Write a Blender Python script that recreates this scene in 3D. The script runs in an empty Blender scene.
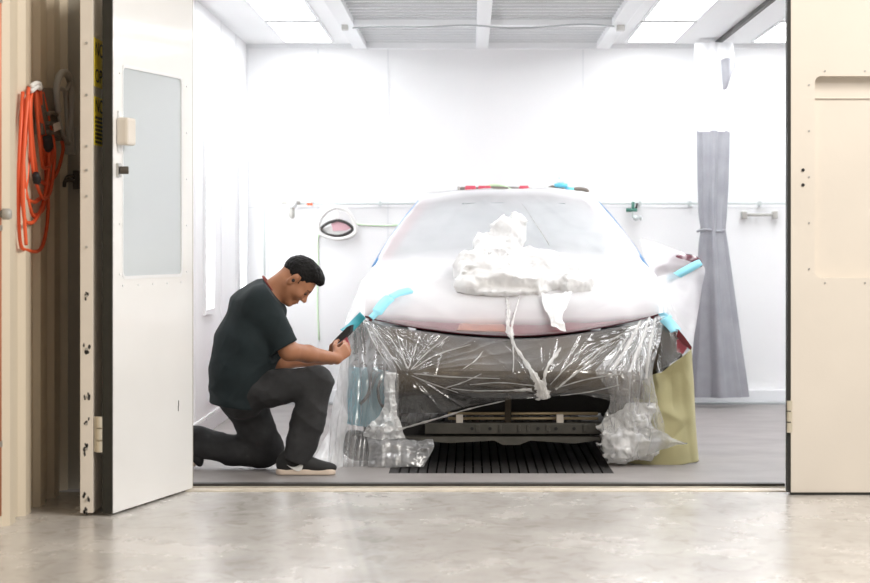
import bpy, bmesh, math, random
import numpy as np
from mathutils import Vector, Matrix
random.seed(7)
C = bpy.context.scene.collection
PI = math.pi
FPX, VX, VY, CH = 2400.0, 470.0, 240.0, 1.2      # focal length in px, vanishing point, camera height

def P(px, py, Y):
    return Vector(((px-VX)*Y/FPX, Y, CH-(py-VY)*Y/FPX))

# ------------------------------------------------------------------ materials
def nd(nt, typ, loc=(0, 0), **kw):
    n = nt.nodes.new(typ)
    for k, v in kw.items():
        setattr(n, k, v)
    return n

def mat(name, col, rough=.5, metal=0., noise=0., nscale=8., bump=0., bscale=40., spec=.5, emit=None, estr=0., coat=0., col2=None, stretch=None):
    m = bpy.data.materials.new(name); m.use_nodes = True
    nt = m.node_tree; b = nt.nodes['Principled BSDF']
    b.inputs['Base Color'].default_value = (*col, 1)
    b.inputs['Roughness'].default_value = rough
    b.inputs['Metallic'].default_value = metal
    b.inputs['Specular IOR Level'].default_value = spec
    b.inputs['Coat Weight'].default_value = coat
    b.inputs['Coat Roughness'].default_value = .08
    tc = nd(nt, 'ShaderNodeTexCoord'); mp = nd(nt, 'ShaderNodeMapping')
    nt.links.new(tc.outputs['Object'], mp.inputs['Vector'])
    if stretch: mp.inputs['Scale'].default_value = stretch
    if noise > 0 or col2:
        t = nd(nt, 'ShaderNodeTexNoise'); t.inputs['Scale'].default_value = nscale; t.inputs['Detail'].default_value = 6
        nt.links.new(mp.outputs['Vector'], t.inputs['Vector'])
        r = nd(nt, 'ShaderNodeValToRGB')
        c2 = col2 if col2 else tuple(max(0, c*(1-noise)) for c in col)
        r.color_ramp.elements[0].color = (*c2, 1); r.color_ramp.elements[1].color = (*col, 1)
        r.color_ramp.elements[0].position = .32; r.color_ramp.elements[1].position = .66
        nt.links.new(t.outputs['Fac'], r.inputs['Fac']); nt.links.new(r.outputs['Color'], b.inputs['Base Color'])
    if bump > 0:
        t2 = nd(nt, 'ShaderNodeTexNoise'); t2.inputs['Scale'].default_value = bscale; t2.inputs['Detail'].default_value = 4
        nt.links.new(mp.outputs['Vector'], t2.inputs['Vector'])
        bp = nd(nt, 'ShaderNodeBump'); bp.inputs['Strength'].default_value = bump; bp.inputs['Distance'].default_value = .01
        nt.links.new(t2.outputs['Fac'], bp.inputs['Height']); nt.links.new(bp.outputs['Normal'], b.inputs['Normal'])
    if emit:
        b.inputs['Emission Color'].default_value = (*emit, 1); b.inputs['Emission Strength'].default_value = estr
    return m

def film(name, base, dens=.35, nscale=6., facing=.6, gloss=1.0, rough=.16, col=(.93, .94, .95), stretch=(1, 1, 1), trans=.5, grad=None):
    """thin polythene: clear + milky scatter, denser where thick/edge-on, glossy surface"""
    m = bpy.data.materials.new(name); m.use_nodes = True
    nt = m.node_tree; nt.nodes.clear(); L = nt.links.new
    out = nd(nt, 'ShaderNodeOutputMaterial')
    tr = nd(nt, 'ShaderNodeBsdfTransparent')
    df = nd(nt, 'ShaderNodeBsdfDiffuse'); tl = nd(nt, 'ShaderNodeBsdfTranslucent'); gl = nd(nt, 'ShaderNodeBsdfGlossy')
    for n in (df, tl): n.inputs['Color'].default_value = (*col, 1)
    gl.inputs['Roughness'].default_value = rough
    mx0 = nd(nt, 'ShaderNodeMixShader'); mx0.inputs[0].default_value = trans
    L(df.outputs[0], mx0.inputs[1]); L(tl.outputs[0], mx0.inputs[2])
    tc = nd(nt, 'ShaderNodeTexCoord'); mp = nd(nt, 'ShaderNodeMapping'); mp.inputs['Scale'].default_value = stretch
    L(tc.outputs['Object'], mp.inputs['Vector'])
    nz = nd(nt, 'ShaderNodeTexNoise'); nz.inputs['Scale'].default_value = nscale; nz.inputs['Detail'].default_value = 5
    nz.inputs['Distortion'].default_value = .6
    L(mp.outputs[0], nz.inputs['Vector'])
    lw = nd(nt, 'ShaderNodeLayerWeight'); lw.inputs['Blend'].default_value = .3
    m1 = nd(nt, 'ShaderNodeMath', operation='MULTIPLY_ADD'); m1.inputs[1].default_value = dens; m1.inputs[2].default_value = base-dens*.5
    L(nz.outputs['Fac'], m1.inputs[0])
    m2 = nd(nt, 'ShaderNodeMath', operation='MULTIPLY_ADD', use_clamp=True); m2.inputs[1].default_value = facing
    L(lw.outputs['Facing'], m2.inputs[0]); L(m1.outputs[0], m2.inputs[2])
    fac = m2.outputs[0]
    if grad:                      # glare on hood and windscreen put into the film's opacity: [(y, added opacity), ...]
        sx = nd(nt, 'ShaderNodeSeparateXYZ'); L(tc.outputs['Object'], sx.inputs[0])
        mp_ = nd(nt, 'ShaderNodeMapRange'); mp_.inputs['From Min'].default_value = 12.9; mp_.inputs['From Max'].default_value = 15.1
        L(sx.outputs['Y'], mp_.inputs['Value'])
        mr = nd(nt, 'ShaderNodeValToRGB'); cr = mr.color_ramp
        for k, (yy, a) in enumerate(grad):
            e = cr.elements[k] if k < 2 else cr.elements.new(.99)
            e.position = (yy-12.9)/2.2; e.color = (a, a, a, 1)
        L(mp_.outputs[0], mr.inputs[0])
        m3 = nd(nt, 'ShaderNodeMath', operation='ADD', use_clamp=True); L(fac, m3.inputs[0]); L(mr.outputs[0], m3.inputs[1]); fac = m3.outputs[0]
    mx = nd(nt, 'ShaderNodeMixShader'); L(fac, mx.inputs[0]); L(tr.outputs[0], mx.inputs[1]); L(mx0.outputs[0], mx.inputs[2])
    lf = nd(nt, 'ShaderNodeLayerWeight'); lf.inputs['Blend'].default_value = .5      # Schlick, the same from both sides of the film
    p5 = nd(nt, 'ShaderNodeMath', operation='POWER'); p5.inputs[1].default_value = 5; L(lf.outputs['Facing'], p5.inputs[0])
    fr = nd(nt, 'ShaderNodeMath', operation='MULTIPLY_ADD'); fr.inputs[1].default_value = .93; fr.inputs[2].default_value = .07; L(p5.outputs[0], fr.inputs[0])
    m4 = nd(nt, 'ShaderNodeMath', operation='MULTIPLY', use_clamp=True); m4.inputs[1].default_value = gloss; L(fr.outputs[0], m4.inputs[0])
    mx2 = nd(nt, 'ShaderNodeMixShader'); L(m4.outputs[0], mx2.inputs[0]); L(mx.outputs[0], mx2.inputs[1]); L(gl.outputs[0], mx2.inputs[2])
    L(mx2.outputs[0], out.inputs['Surface'])
    return m

def glass(name, col, alpha, rough=.05):
    m = mat(name, col, rough); m.node_tree.nodes['Principled BSDF'].inputs['Alpha'].default_value = alpha
    return m

M = {}
M['white'] = mat('booth white paint', (.91, .915, .92), .35, noise=.02, nscale=3)
M['ceil'] = mat('booth ceiling paint', (.90, .905, .91), .4)
M['trimwhite'] = mat('white steel', (.82, .83, .84), .35)
M['grey_line'] = mat('grey seal', (.45, .47, .48), .5)
M['cream'] = mat('cream panel paint', (.74, .68, .60), .38, noise=.05, nscale=2.5, bump=.03, bscale=60)
M['cream_edge'] = mat('cream edge paint', (.76, .70, .62), .4, noise=.06, nscale=9)
M['cream_sill'] = mat('worn cream steel sill', (.74, .66, .54), .45, noise=.35, nscale=14, stretch=(1, 6, 6))
M['siding'] = mat('cream corrugated siding', (.74, .65, .51), .42, noise=.07, nscale=3, stretch=(1, 1, .25))
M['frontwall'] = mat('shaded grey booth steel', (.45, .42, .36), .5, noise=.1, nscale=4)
M['door'] = mat('white door paint', (.86, .855, .84), .34, noise=.02, nscale=3, coat=.35)
M['doorglass'] = glass('pale door pane', (.58, .63, .66), .93, .1)
M['gasket'] = mat('black rubber gasket', (.018, .018, .014), .5, noise=.3, nscale=20)
M['rubber'] = mat('black rubber', (.015, .015, .016), .65, bump=.1)
M['steel'] = mat('brushed steel', (.55, .54, .52), .35, metal=.9, noise=.15, nscale=15)
M['darksteel'] = mat('dark steel', (.07, .065, .06), .5, metal=.4, noise=.3, nscale=12)
M['brown_metal'] = mat('brown metal latch', (.10, .085, .07), .45, metal=.4)
M['nickel'] = mat('cream nickel hinge', (.66, .60, .48), .35, metal=.35)
M['black'] = mat('black', (.012, .012, .012), .6)
M['pit'] = mat('pit black', (.01, .01, .01), .9)
M['yellow'] = mat('yellow sign', (.92, .74, .02), .5)
M['orange'] = mat('orange cord', (.85, .13, .045), .4)
M['bracket'] = mat('grey brown cast metal', (.21, .18, .15), .5, noise=.2, nscale=25)
M['handlegrey'] = mat('grey plastic handle', (.44, .43, .40), .35)
M['hoop'] = mat('pale hoop plastic', (.74, .73, .71), .4)
M['palepink'] = mat('pale pink pad', (.66, .40, .44), .5)
M['paper_white'] = mat('white tag', (.8, .8, .78), .6)
M['copper'] = mat('copper pipe', (.55, .22, .12), .4, metal=.3)
M['curtain_w'] = mat('white vinyl curtain', (.84, .85, .87), .3, noise=.04, nscale=5)
M['curtain_g'] = mat('grey vinyl curtain', (.36, .365, .395), .38, noise=.22, nscale=6, bump=.08, bscale=25, col2=(.29, .295, .325))
M['pipe'] = mat('pale grey green pipe', (.60, .645, .635), .4)
M['green'] = mat('pale green hose', (.66, .84, .58), .45)
M['maroon'] = mat('dark red car paint', (.17, .012, .018), .2, coat=.8)
M['hoodpaint'] = mat('red primer hood', (.30, .045, .07), .35, coat=.3, noise=.3, nscale=4)
M['pink'] = mat('pink red car paint', (.55, .10, .14), .3, coat=.4)
M['primer'] = mat('rust red primer', (.42, .10, .035), .55, noise=.4, nscale=14)
M['darkglass'] = mat('windscreen glass', (.36, .43, .46), .06, coat=.3)
M['bumper'] = mat('dark brown black plastic', (.030, .022, .013), .5, noise=.5, nscale=3, col2=(.075, .050, .022), spec=.3)
M['radiator'] = mat('radiator black', (.012, .011, .010), .6, bump=.3, bscale=140)
M['brass'] = mat('dull brass tube', (.42, .33, .20), .4, metal=.5)
M['xmember'] = mat('dusty grey crossmember', (.085, .08, .066), .55, noise=.35, nscale=12)
M['tape'] = mat('turquoise masking tape', (.03, .31, .37), .5, noise=.08, nscale=25)
M['tape_pale'] = mat('pale blue masking tape', (.30, .70, .84), .5)
M['tape_dark'] = mat('blue trim tape', (.03, .16, .36), .5)
M['blue_film'] = mat('pale blue masking sheet', (.22, .47, .56), .45, noise=.15, nscale=5)
M['khaki'] = mat('khaki masking paper', (.56, .52, .28), .6, noise=.12, nscale=6, bump=.12, bscale=14)
M['bundle'] = film('white wadded film', .97, .04, 9, .1, .5, .4, (.86, .855, .85), trans=.12)
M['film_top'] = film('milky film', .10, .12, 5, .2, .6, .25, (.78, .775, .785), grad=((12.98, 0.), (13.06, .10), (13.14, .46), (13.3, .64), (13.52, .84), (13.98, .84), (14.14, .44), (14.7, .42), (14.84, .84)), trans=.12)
M['film_front'] = film('clear film', .022, .08, 7, .24, 1.8, .17, stretch=(1, 1, 2), trans=.3)
M['film_side'] = film('clear film side', .20, .42, 9, .5, 1.7, .2, stretch=(3, 3, .7), trans=.3)
M['film_crumple'] = film('crumpled film', .62, .4, 16, .4, 1.5, .22, trans=.25)
M['film_mirror'] = film('mirror film', .32, .14, 7, .2, .5, .35, (.76, .74, .76), trans=.2)
M['film_dark'] = film('grey film flap', .42, .24, 9, .5, 1.6, .2, (.66, .67, .69))
M['film_strand'] = film('twisted film', .55, .5, 22, .35, 1.2, .25, (.96, .95, .93), trans=.2)
M['skin'] = mat('skin', (.40, .175, .09), .5, noise=.12, nscale=20)
M['hair'] = mat('black hair', (.006, .0055, .0055), .6, spec=.2, bump=.5, bscale=120)
M['shirt'] = mat('dark teal black cotton', (.005, .0135, .0165), .85, noise=.2, nscale=12, bump=.1, bscale=180)
M['trouser'] = mat('charcoal denim', (.034, .034, .036), .85, noise=.3, nscale=9, bump=.15, bscale=160, col2=(.016, .016, .017))
_r = [n for n in M['trouser'].node_tree.nodes if n.type == 'VALTORGB'][0].color_ramp
_e = _r.elements.new(.70); _e.color = (.040, .040, .042, 1); _e = _r.elements.new(.76); _e.color = (.085, .082, .08, 1)
M['dust'] = mat('dusty knee patch', (.11, .105, .10), .9, noise=.4, nscale=25)
M['shoe'] = mat('black knit shoe', (.014, .014, .014), .7, bump=.15, bscale=200)
M['sole'] = mat('off white sole', (.70, .58, .48), .6)
M['eye'] = mat('eye', (.16, .09, .06), .3)
M['lips'] = mat('lips', (.33, .12, .09), .5)
M['red'] = mat('red plastic', (.62, .08, .12), .4)
M['lightblue'] = mat('light blue plastic', (.16, .60, .78), .35)
M['barlight'] = mat('light grey bars', (.66, .67, .68), .5)
M['grate'] = mat('grate steel', (.022, .02, .019), .6, noise=.3, nscale=14)

def emis(name, col, s):
    m = bpy.data.materials.new(name); m.use_nodes = True; nt = m.node_tree; nt.nodes.clear()
    e = nd(nt, 'ShaderNodeEmission'); e.inputs[0].default_value = (*col, 1); e.inputs[1].default_value = s
    o = nd(nt, 'ShaderNodeOutputMaterial'); nt.links.new(e.outputs[0], o.inputs[0]); return m
M['lamp'] = emis('ceiling diffuser', (.97, .98, 1), 11.5)
M['lampw'] = emis('wall diffuser', (.97, .98, 1), 5.0)

def floor_mat():
    m = bpy.data.materials.new('polished concrete'); m.use_nodes = True; nt = m.node_tree; L = nt.links.new
    b = nt.nodes['Principled BSDF']
    tc = nd(nt, 'ShaderNodeTexCoord'); mp = nd(nt, 'ShaderNodeMapping'); mp.inputs['Scale'].default_value = (1, .55, 1)
    L(tc.outputs['Object'], mp.inputs[0])
    n1 = nd(nt, 'ShaderNodeTexNoise'); n1.inputs['Scale'].default_value = 2.2; n1.inputs['Detail'].default_value = 8; n1.inputs['Roughness'].default_value = .62
    n2 = nd(nt, 'ShaderNodeTexNoise'); n2.inputs['Scale'].default_value = 9; n2.inputs['Detail'].default_value = 8; n2.inputs['Distortion'].default_value = 1.2
    L(mp.outputs[0], n1.inputs[0]); L(mp.outputs[0], n2.inputs[0])
    r = nd(nt, 'ShaderNodeValToRGB'); e = r.color_ramp.elements
    e[0].position = .3; e[0].color = (.41, .385, .36, 1); e[1].position = .62; e[1].color = (.585, .56, .53, 1)
    L(n1.outputs['Fac'], r.inputs[0])
    r2 = nd(nt, 'ShaderNodeValToRGB'); e = r2.color_ramp.elements
    e[0].position = .36; e[0].color = (.80, .785, .77, 1); e[1].position = .47; e[1].color = (1, 1, 1, 1)
    L(n2.outputs['Fac'], r2.inputs[0])
    mx = nd(nt, 'ShaderNodeMix', data_type='RGBA', blend_type='MULTIPLY'); mx.inputs[0].default_value = .8
    L(r.outputs[0], mx.inputs[6]); L(r2.outputs[0], mx.inputs[7]); 
    # faint rubber tracks left by wheels
    sp = nd(nt, 'ShaderNodeSeparateXYZ'); L(tc.outputs['Object'], sp.inputs[0])
    def mth(op, a, b2, c=None, cl=False):
        n = nd(nt, 'ShaderNodeMath', operation=op, use_clamp=cl)
        for i, q in enumerate((a, b2, c)):
            if q is None: continue
            if isinstance(q, (int, float)): n.inputs[i].default_value = q
            else: L(q, n.inputs[i])
        return n.outputs[0]
    tt = mth('ADD', mth('MULTIPLY_ADD', sp.outputs['Y'], .087, sp.outputs['X']), .577-.087*11.08)
    lines = mth('SINE', mth('MULTIPLY', tt, 2*PI/.052), 0)
    band = mth('SUBTRACT', 1, mth('MULTIPLY', mth('ABSOLUTE', tt, 0), 10), cl=True)
    trk = mth('MULTIPLY', mth('MULTIPLY_ADD', lines, .5, .5, True), mth('MULTIPLY', band, n1.outputs['Fac']), cl=True)
    mx3 = nd(nt, 'ShaderNodeMix', data_type='RGBA', blend_type='MULTIPLY'); L(trk, mx3.inputs[0]); L(mx.outputs[2], mx3.inputs[6]); mx3.inputs[7].default_value = (.72, .73, .76, 1)
    L(mx3.outputs[2], b.inputs['Base Color'])
    rr = nd(nt, 'ShaderNodeMapRange'); rr.inputs['To Min'].default_value = .16; rr.inputs['To Max'].default_value = .36
    L(n1.outputs['Fac'], rr.inputs[0]); L(rr.outputs[0], b.inputs['Roughness'])
    b.inputs['Specular IOR Level'].default_value = .55
    return m
M['concrete'] = floor_mat()
M['boothfloor'] = mat('grey booth floor', (.31, .287, .277), .5, noise=.16, nscale=3, col2=(.245, .225, .215), bump=.05)

# ------------------------------------------------------------------ mesh helpers
def link(name, me, m, parent=None):
    o = bpy.data.objects.new(name, me); C.objects.link(o)
    if m is not None: me.materials.append(m)
    if parent is not None:
        o.parent = parent
        o.matrix_parent_inverse = Matrix.Translation(-Vector(parent.location))
    return o

def tag(o, label, cat, group=None):
    o['label'] = label; o['category'] = cat
    if group: o['group'] = group
    return o

def struct(o, label=None):
    o['kind'] = 'structure'
    if label: o['label'] = label
    return o

def empty(name, loc, label=None, cat=None, group=None):
    o = bpy.data.objects.new(name, None); C.objects.link(o); o.location = loc; o.empty_display_size = .05
    if label: tag(o, label, cat, group)
    return o

def smooth(me, on=True):
    me.polygons.foreach_set('use_smooth', [on]*len(me.polygons)); return me

def obj(name, bm, m, parent=None, sm=False, lab=None):
    bmesh.ops.recalc_face_normals(bm, faces=bm.faces[:])
    me = bpy.data.meshes.new(name); bm.to_mesh(me); bm.free()
    if sm: smooth(me)
    o = link(name, me, m, parent)
    if lab: o['label'] = lab
    return o

def box(bm, x0, x1, y0, y1, z0, z1, bev=0.):
    vs = [bm.verts.new((x, y, z)) for x in (x0, x1) for y in (y0, y1) for z in (z0, z1)]
    idx = [(0, 1, 3, 2), (4, 6, 7, 5), (0, 4, 5, 1), (2, 3, 7, 6), (0, 2, 6, 4), (1, 5, 7, 3)]
    fs = [bm.faces.new([vs[i] for i in f]) for f in idx]
    if bev > 0:
        es = list({e for f in fs for e in f.edges})
        bmesh.ops.bevel(bm, geom=es, offset=bev, segments=2, profile=.6, affect='EDGES')

def boxo(name, b, m, parent=None, bev=0., lab=None):
    bm = bmesh.new(); box(bm, *b, bev=bev); return obj(name, bm, m, parent, lab=lab)

def prism(bm, pts, vec):
    """closed polygon (list of Vector) extruded along vec"""
    a = [bm.verts.new(p) for p in pts]; b = [bm.verts.new(Vector(p)+Vector(vec)) for p in pts]
    bm.faces.new(a); bm.faces.new(b[::-1]); n = len(a)
    for i in range(n): bm.faces.new((a[i], b[i], b[(i+1) % n], a[(i+1) % n]))

def catmull(pts, n):
    pts = [Vector(p) for p in pts]; out = []
    P_ = [pts[0]*2-pts[1]]+pts+[pts[-1]*2-pts[-2]]
    for i in range(1, len(P_)-2):
        for k in range(n):
            t = k/n; a, b, c, d = P_[i-1], P_[i], P_[i+1], P_[i+2]
            out.append(.5*((2*b)+(c-a)*t+(2*a-5*b+4*c-d)*t*t+(3*b-a-3*c+d)*t**3))
    out.append(pts[-1]); return out

def tube(bm, pts, r, n=8, sm=0, closed=False):
    """sweep; r number or list"""
    if sm: 
        k = len(pts); rr = r
        if isinstance(r, (list, tuple)): rr = [r[min(int(i/sm), k-1)]*(1-(i % sm)/sm)+r[min(int(i/sm)+1, k-1)]*((i % sm)/sm) for i in range((k-1)*sm+1)]
        pts = catmull(pts, sm); r = rr
    pts = [Vector(p) for p in pts]; rings = []
    t0 = (pts[1]-pts[0]).normalized(); up = Vector((0, 0, 1)) if abs(t0.z) < .9 else Vector((1, 0, 0))
    nrm = t0.cross(up).normalized()
    for i, p in enumerate(pts):
        t = (pts[min(i+1, len(pts)-1)]-pts[max(i-1, 0)])
        t = t.normalized() if t.length > 1e-9 else t0
        nrm = nrm-t*nrm.dot(t); nrm = nrm.normalized() if nrm.length > 1e-6 else t.orthogonal().normalized()
        bn = t.cross(nrm); ri = r[i] if isinstance(r, (list, tuple)) else r
        rings.append([bm.verts.new(p+(nrm*math.cos(a)+bn*math.sin(a))*ri) for a in [2*PI*k/n for k in range(n)]])
    for a, b in zip(rings[:-1], rings[1:]):
        for k in range(n): bm.faces.new((a[k], a[(k+1) % n], b[(k+1) % n], b[k]))
    bm.faces.new(rings[0][::-1]); bm.faces.new(rings[-1])

def tubeo(name, pts, r, m, parent=None, n=8, sm=0, lab=None):
    bm = bmesh.new(); tube(bm, pts, r, n, sm); return obj(name, bm, m, parent, True, lab)

def cyl(bm, a, b, r, n=20): tube(bm, [Vector(a), Vector(b)], r, n)
def cylo(name, a, b, r, m, parent=None, n=20, lab=None):
    bm = bmesh.new(); cyl(bm, a, b, r, n); return obj(name, bm, m, parent, False, lab)

# ---- value noise (numpy)
_rng = np.random.RandomState(3); _tab = _rng.rand(64, 64, 64).astype(np.float32)
def vnoise(x, y, z):
    xi = np.floor(x).astype(np.int64); yi = np.floor(y).astype(np.int64); zi = np.floor(z).astype(np.int64)
    fx, fy, fz = x-xi, y-yi, z-zi
    fx = fx*fx*(3-2*fx); fy = fy*fy*(3-2*fy); fz = fz*fz*(3-2*fz)
    x0, x1, y0, y1, z0, z1 = xi & 63, (xi+1) & 63, yi & 63, (yi+1) & 63, zi & 63, (zi+1) & 63
    g = _tab
    a = g[x0, y0, z0]*(1-fx)+g[x1, y0, z0]*fx; b = g[x0, y1, z0]*(1-fx)+g[x1, y1, z0]*fx
    c = g[x0, y0, z1]*(1-fx)+g[x1, y0, z1]*fx; d = g[x0, y1, z1]*(1-fx)+g[x1, y1, z1]*fx
    return ((a*(1-fy)+b*fy)*(1-fz)+(c*(1-fy)+d*fy)*fz)*2-1
def ridge(x, y, z): return (1-np.abs(vnoise(x, y, z)))**3
def crumple(x, y, z, s):   # sharp creases like crushed film
    return .6*np.abs(vnoise(x*s, y*s, z*s))+.3*np.abs(vnoise(x*s*2.1+9, y*s*2.1, z*s*2.1))+.15*np.abs(vnoise(x*s*4.3+3, y*s*4.3, z*s*4.3))

# ---- sheets: bicubic Catmull-Rom through a net of control points, then displaced along the normal
def cr_mat(n_ctrl, n):
    t = np.linspace(0, n_ctrl-1, n); W = np.zeros((n, n_ctrl))
    for j, tt in enumerate(t):
        i = min(int(tt), n_ctrl-2); f = tt-i
        w = [-.5*f+f*f-.5*f**3, 1-2.5*f*f+1.5*f**3, .5*f+2*f*f-1.5*f**3, -.5*f*f+.5*f**3]
        for k in range(4):
            q = i-1+k
            if q < 0: W[j, 0] += 2*w[k]; W[j, 1] -= w[k]
            elif q > n_ctrl-1: W[j, n_ctrl-1] += 2*w[k]; W[j, n_ctrl-2] -= w[k]
            else: W[j, q] += w[k]
    return W
def lin_mat(n_ctrl, n):
    t = np.linspace(0, n_ctrl-1, n); W = np.zeros((n, n_ctrl))
    for j, tt in enumerate(t):
        i = min(int(tt), n_ctrl-2); f = tt-i; W[j, i] += 1-f; W[j, i+1] += f
    return W
def sheet_pts(rows, nu, nv, lin=.0):
    A = np.array([[tuple(p) for p in r] for r in rows], dtype=float)      # v,u,3
    Wv = cr_mat(A.shape[0], nv)*(1-lin)+lin_mat(A.shape[0], nv)*lin; Wu = cr_mat(A.shape[1], nu)
    return np.einsum('ab,bcd,ec->aed', Wv, A, Wu)
def displace(G, D):
    du = np.gradient(G, axis=1); dv = np.gradient(G, axis=0)
    n = np.cross(du, dv); n /= np.linalg.norm(n, axis=2, keepdims=True)+1e-9
    return G+n*D[..., None]
def grid_obj(name, G, m, parent=None, thick=0., mask=None, lab=None, closed=False):
    nv, nu = G.shape[:2]
    vs = G.reshape(-1, 3).tolist(); fs = []
    for j in range(nv-1):
        for i in range(nu if closed else nu-1):
            if mask is None or mask[j, i]:
                k = (i+1) % nu
                fs.append((j*nu+i, j*nu+k, (j+1)*nu+k, (j+1)*nu+i))
    me = bpy.data.meshes.new(name); me.from_pydata(vs, [], fs); me.update(); smooth(me)
    if mask is not None:
        bm = bmesh.new(); bm.from_mesh(me); bmesh.ops.delete(bm, geom=[v for v in bm.verts if not v.link_faces], context='VERTS'); bm.to_mesh(me); bm.free()
    o = link(name, me, m, parent)
    if thick:
        md = o.modifiers.new('t', 'SOLIDIFY'); md.thickness = thick; md.offset = 0
    if lab: o['label'] = lab
    return o

# ---- signed distance fields -> surface nets
class SDF:
    def __init__(s, lo, hi, h):
        s.lo = np.array(lo, float); s.h = h
        s.n = np.ceil((np.array(hi)-s.lo)/h).astype(int)+1
        s.d = np.full(s.n, 9., np.float32)
    def _sl(s, lo, hi):
        a = np.clip(np.floor((np.array(lo)-s.lo)/s.h).astype(int), 0, s.n); b = np.clip(np.ceil((np.array(hi)-s.lo)/s.h).astype(int)+1, 0, s.n)
        return tuple(slice(int(i), int(j)) for i, j in zip(a, b))
    def _grid(s, sl):
        ax = [s.lo[k]+s.h*np.arange(sl[k].start, sl[k].stop) for k in range(3)]
        return np.meshgrid(*ax, indexing='ij')
    def op(s, fn, lo, hi, k=.02, mode='u'):
        sl = s._sl(lo, hi)
        if any(q.stop <= q.start for q in sl): return
        x, y, z = s._grid(sl); e = fn(x, y, z).astype(np.float32); d = s.d[sl]
        if mode == 's': d = -d
        if k > 0:
            hh = np.maximum(k-np.abs(d-e), 0)/k; r = np.minimum(d, e)-hh*hh*k*.25
        else: r = np.minimum(d, e)
        s.d[sl] = -r if mode == 's' else r
    def cone(s, a, b, ra, rb=None, k=.02, mode='u', ys=1.):
        rb = ra if rb is None else rb; a = np.array(a, float); b = np.array(b, float)
        pad = max(ra, rb)*max(1, ys)+k+.02+s.h*2; lo = np.minimum(a, b)-pad; hi = np.maximum(a, b)+pad
        S = np.array([1, 1/ys, 1]); A = a*S; B = b*S; ab = B-A; L2 = max(ab.dot(ab), 1e-12)
        def f(x, y, z):
            px, py, pz = x-A[0], y/ys-A[1], z-A[2]
            t = np.clip((px*ab[0]+py*ab[1]+pz*ab[2])/L2, 0, 1)
            return np.sqrt((px-t*ab[0])**2+(py-t*ab[1])**2+(pz-t*ab[2])**2)-(ra+(rb-ra)*t)
        s.op(f, lo, hi, k, mode)
    def ell(s, c, r, R=None, k=.02, mode='u'):
        c = np.array(c, float); r = np.array(r, float); R = np.eye(3) if R is None else R   # rows = local axes
        pad = r.max()+k+.02+2*s.h
        def f(x, y, z):
            x, y, z = x-c[0], y-c[1], z-c[2]
            q = [R[i][0]*x+R[i][1]*y+R[i][2]*z for i in range(3)]
            k0 = np.sqrt(sum((q[i]/r[i])**2 for i in range(3))); k1 = np.sqrt(sum((q[i]/r[i]**2)**2 for i in range(3)))+1e-9
            return k0*(k0-1)/k1
        s.op(f, c-pad, c+pad, k, mode)
    def cut(s, p, n, lo=None, hi=None):
        """remove the half space on the n side of p (inside a box if given)"""
        p = np.array(p, float); n = np.array(n, float); n /= np.linalg.norm(n)
        sl = s._sl(lo if lo is not None else s.lo, hi if hi is not None else s.lo+s.h*s.n)
        x, y, z = s._grid(sl); e = (x-p[0])*n[0]+(y-p[1])*n[1]+(z-p[2])*n[2]
        s.d[sl] = np.maximum(s.d[sl], e)
    def warp(s, fn):
        idx = np.argwhere(np.abs(s.d) < .08)
        q = s.lo+idx*s.h
        s.d[idx[:, 0], idx[:, 1], idx[:, 2]] += fn(q[:, 0], q[:, 1], q[:, 2]).astype(np.float32)
    def mesh(s, name, m, parent=None, it=1, lab=None):
        d = s.d; inside = d < 0; n = d.shape
        c = [(i, j, k) for i in (0, 1) for j in (0, 1) for k in (0, 1)]
        cnt = np.zeros(tuple(q-1 for q in n), np.int8)
        for i, j, k in c: cnt += inside[i:n[0]-1+i, j:n[1]-1+j, k:n[2]-1+k]
        act = np.argwhere((cnt > 0) & (cnt < 8))
        idx = -np.ones(cnt.shape, np.int64); idx[act[:, 0], act[:, 1], act[:, 2]] = np.arange(len(act))
        acc = np.zeros((len(act), 3)); w = np.zeros(len(act))
        for ax in range(3):
            for o1 in (0, 1):
                for o2 in (0, 1):
                    o = [0, 0, 0]; o[(ax+1) % 3] = o1; o[(ax+2) % 3] = o2; e = list(o); e[ax] = 1
                    a = act+o; b = act+e
                    da = d[a[:, 0], a[:, 1], a[:, 2]]; db = d[b[:, 0], b[:, 1], b[:, 2]]
                    msk = (da < 0) != (db < 0); t = np.where(msk, da/np.where(msk, da-db, 1), 0)
                    p = np.array(o)[None, :].repeat(len(act), 0).astype(float); p[:, ax] += t
                    acc += p*msk[:, None]; w += msk
        V = (act+acc/w[:, None])*s.h+s.lo
        faces = []
        for ax in range(3):
            sl0 = [slice(1, -1)]*3; sl0[ax] = slice(0, n[ax]-1); sl1 = list(sl0); sl1[ax] = slice(1, n[ax])
            A, B = inside[tuple(sl0)], inside[tuple(sl1)]
            E = np.argwhere(A != B); off = np.array([1, 1, 1]); off[ax] = 0; E0 = E+off
            fl = A[E[:, 0], E[:, 1], E[:, 2]]
            u, v = (ax+1) % 3, (ax+2) % 3
            def cell(du, dv):
                q = E0.copy(); q[:, u] -= du; q[:, v] -= dv; return idx[q[:, 0], q[:, 1], q[:, 2]]
            F = np.stack([cell(1, 1), cell(0, 1), cell(0, 0), cell(1, 0)], 1)
            F[~fl] = F[~fl][:, ::-1]; faces.append(F)
        F = np.concatenate(faces); F = F[(F >= 0).all(1)]
        for _ in range(it):                       # light Laplacian smoothing
            sm_ = np.zeros_like(V); ct = np.zeros(len(V))
            for q in range(4):
                a, b = F[:, q], F[:, (q+1) % 4]
                np.add.at(sm_, a, V[b]); np.add.at(ct, a, 1)
                np.add.at(sm_, b, V[a]); np.add.at(ct, b, 1)
            V = V*.5+.5*sm_/np.maximum(ct, 1)[:, None]
        me = bpy.data.meshes.new(name); me.from_pydata(V.tolist(), [], F.tolist()); me.update(); smooth(me)
        o = link(name, me, m, parent)
        if lab: o['label'] = lab
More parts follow.
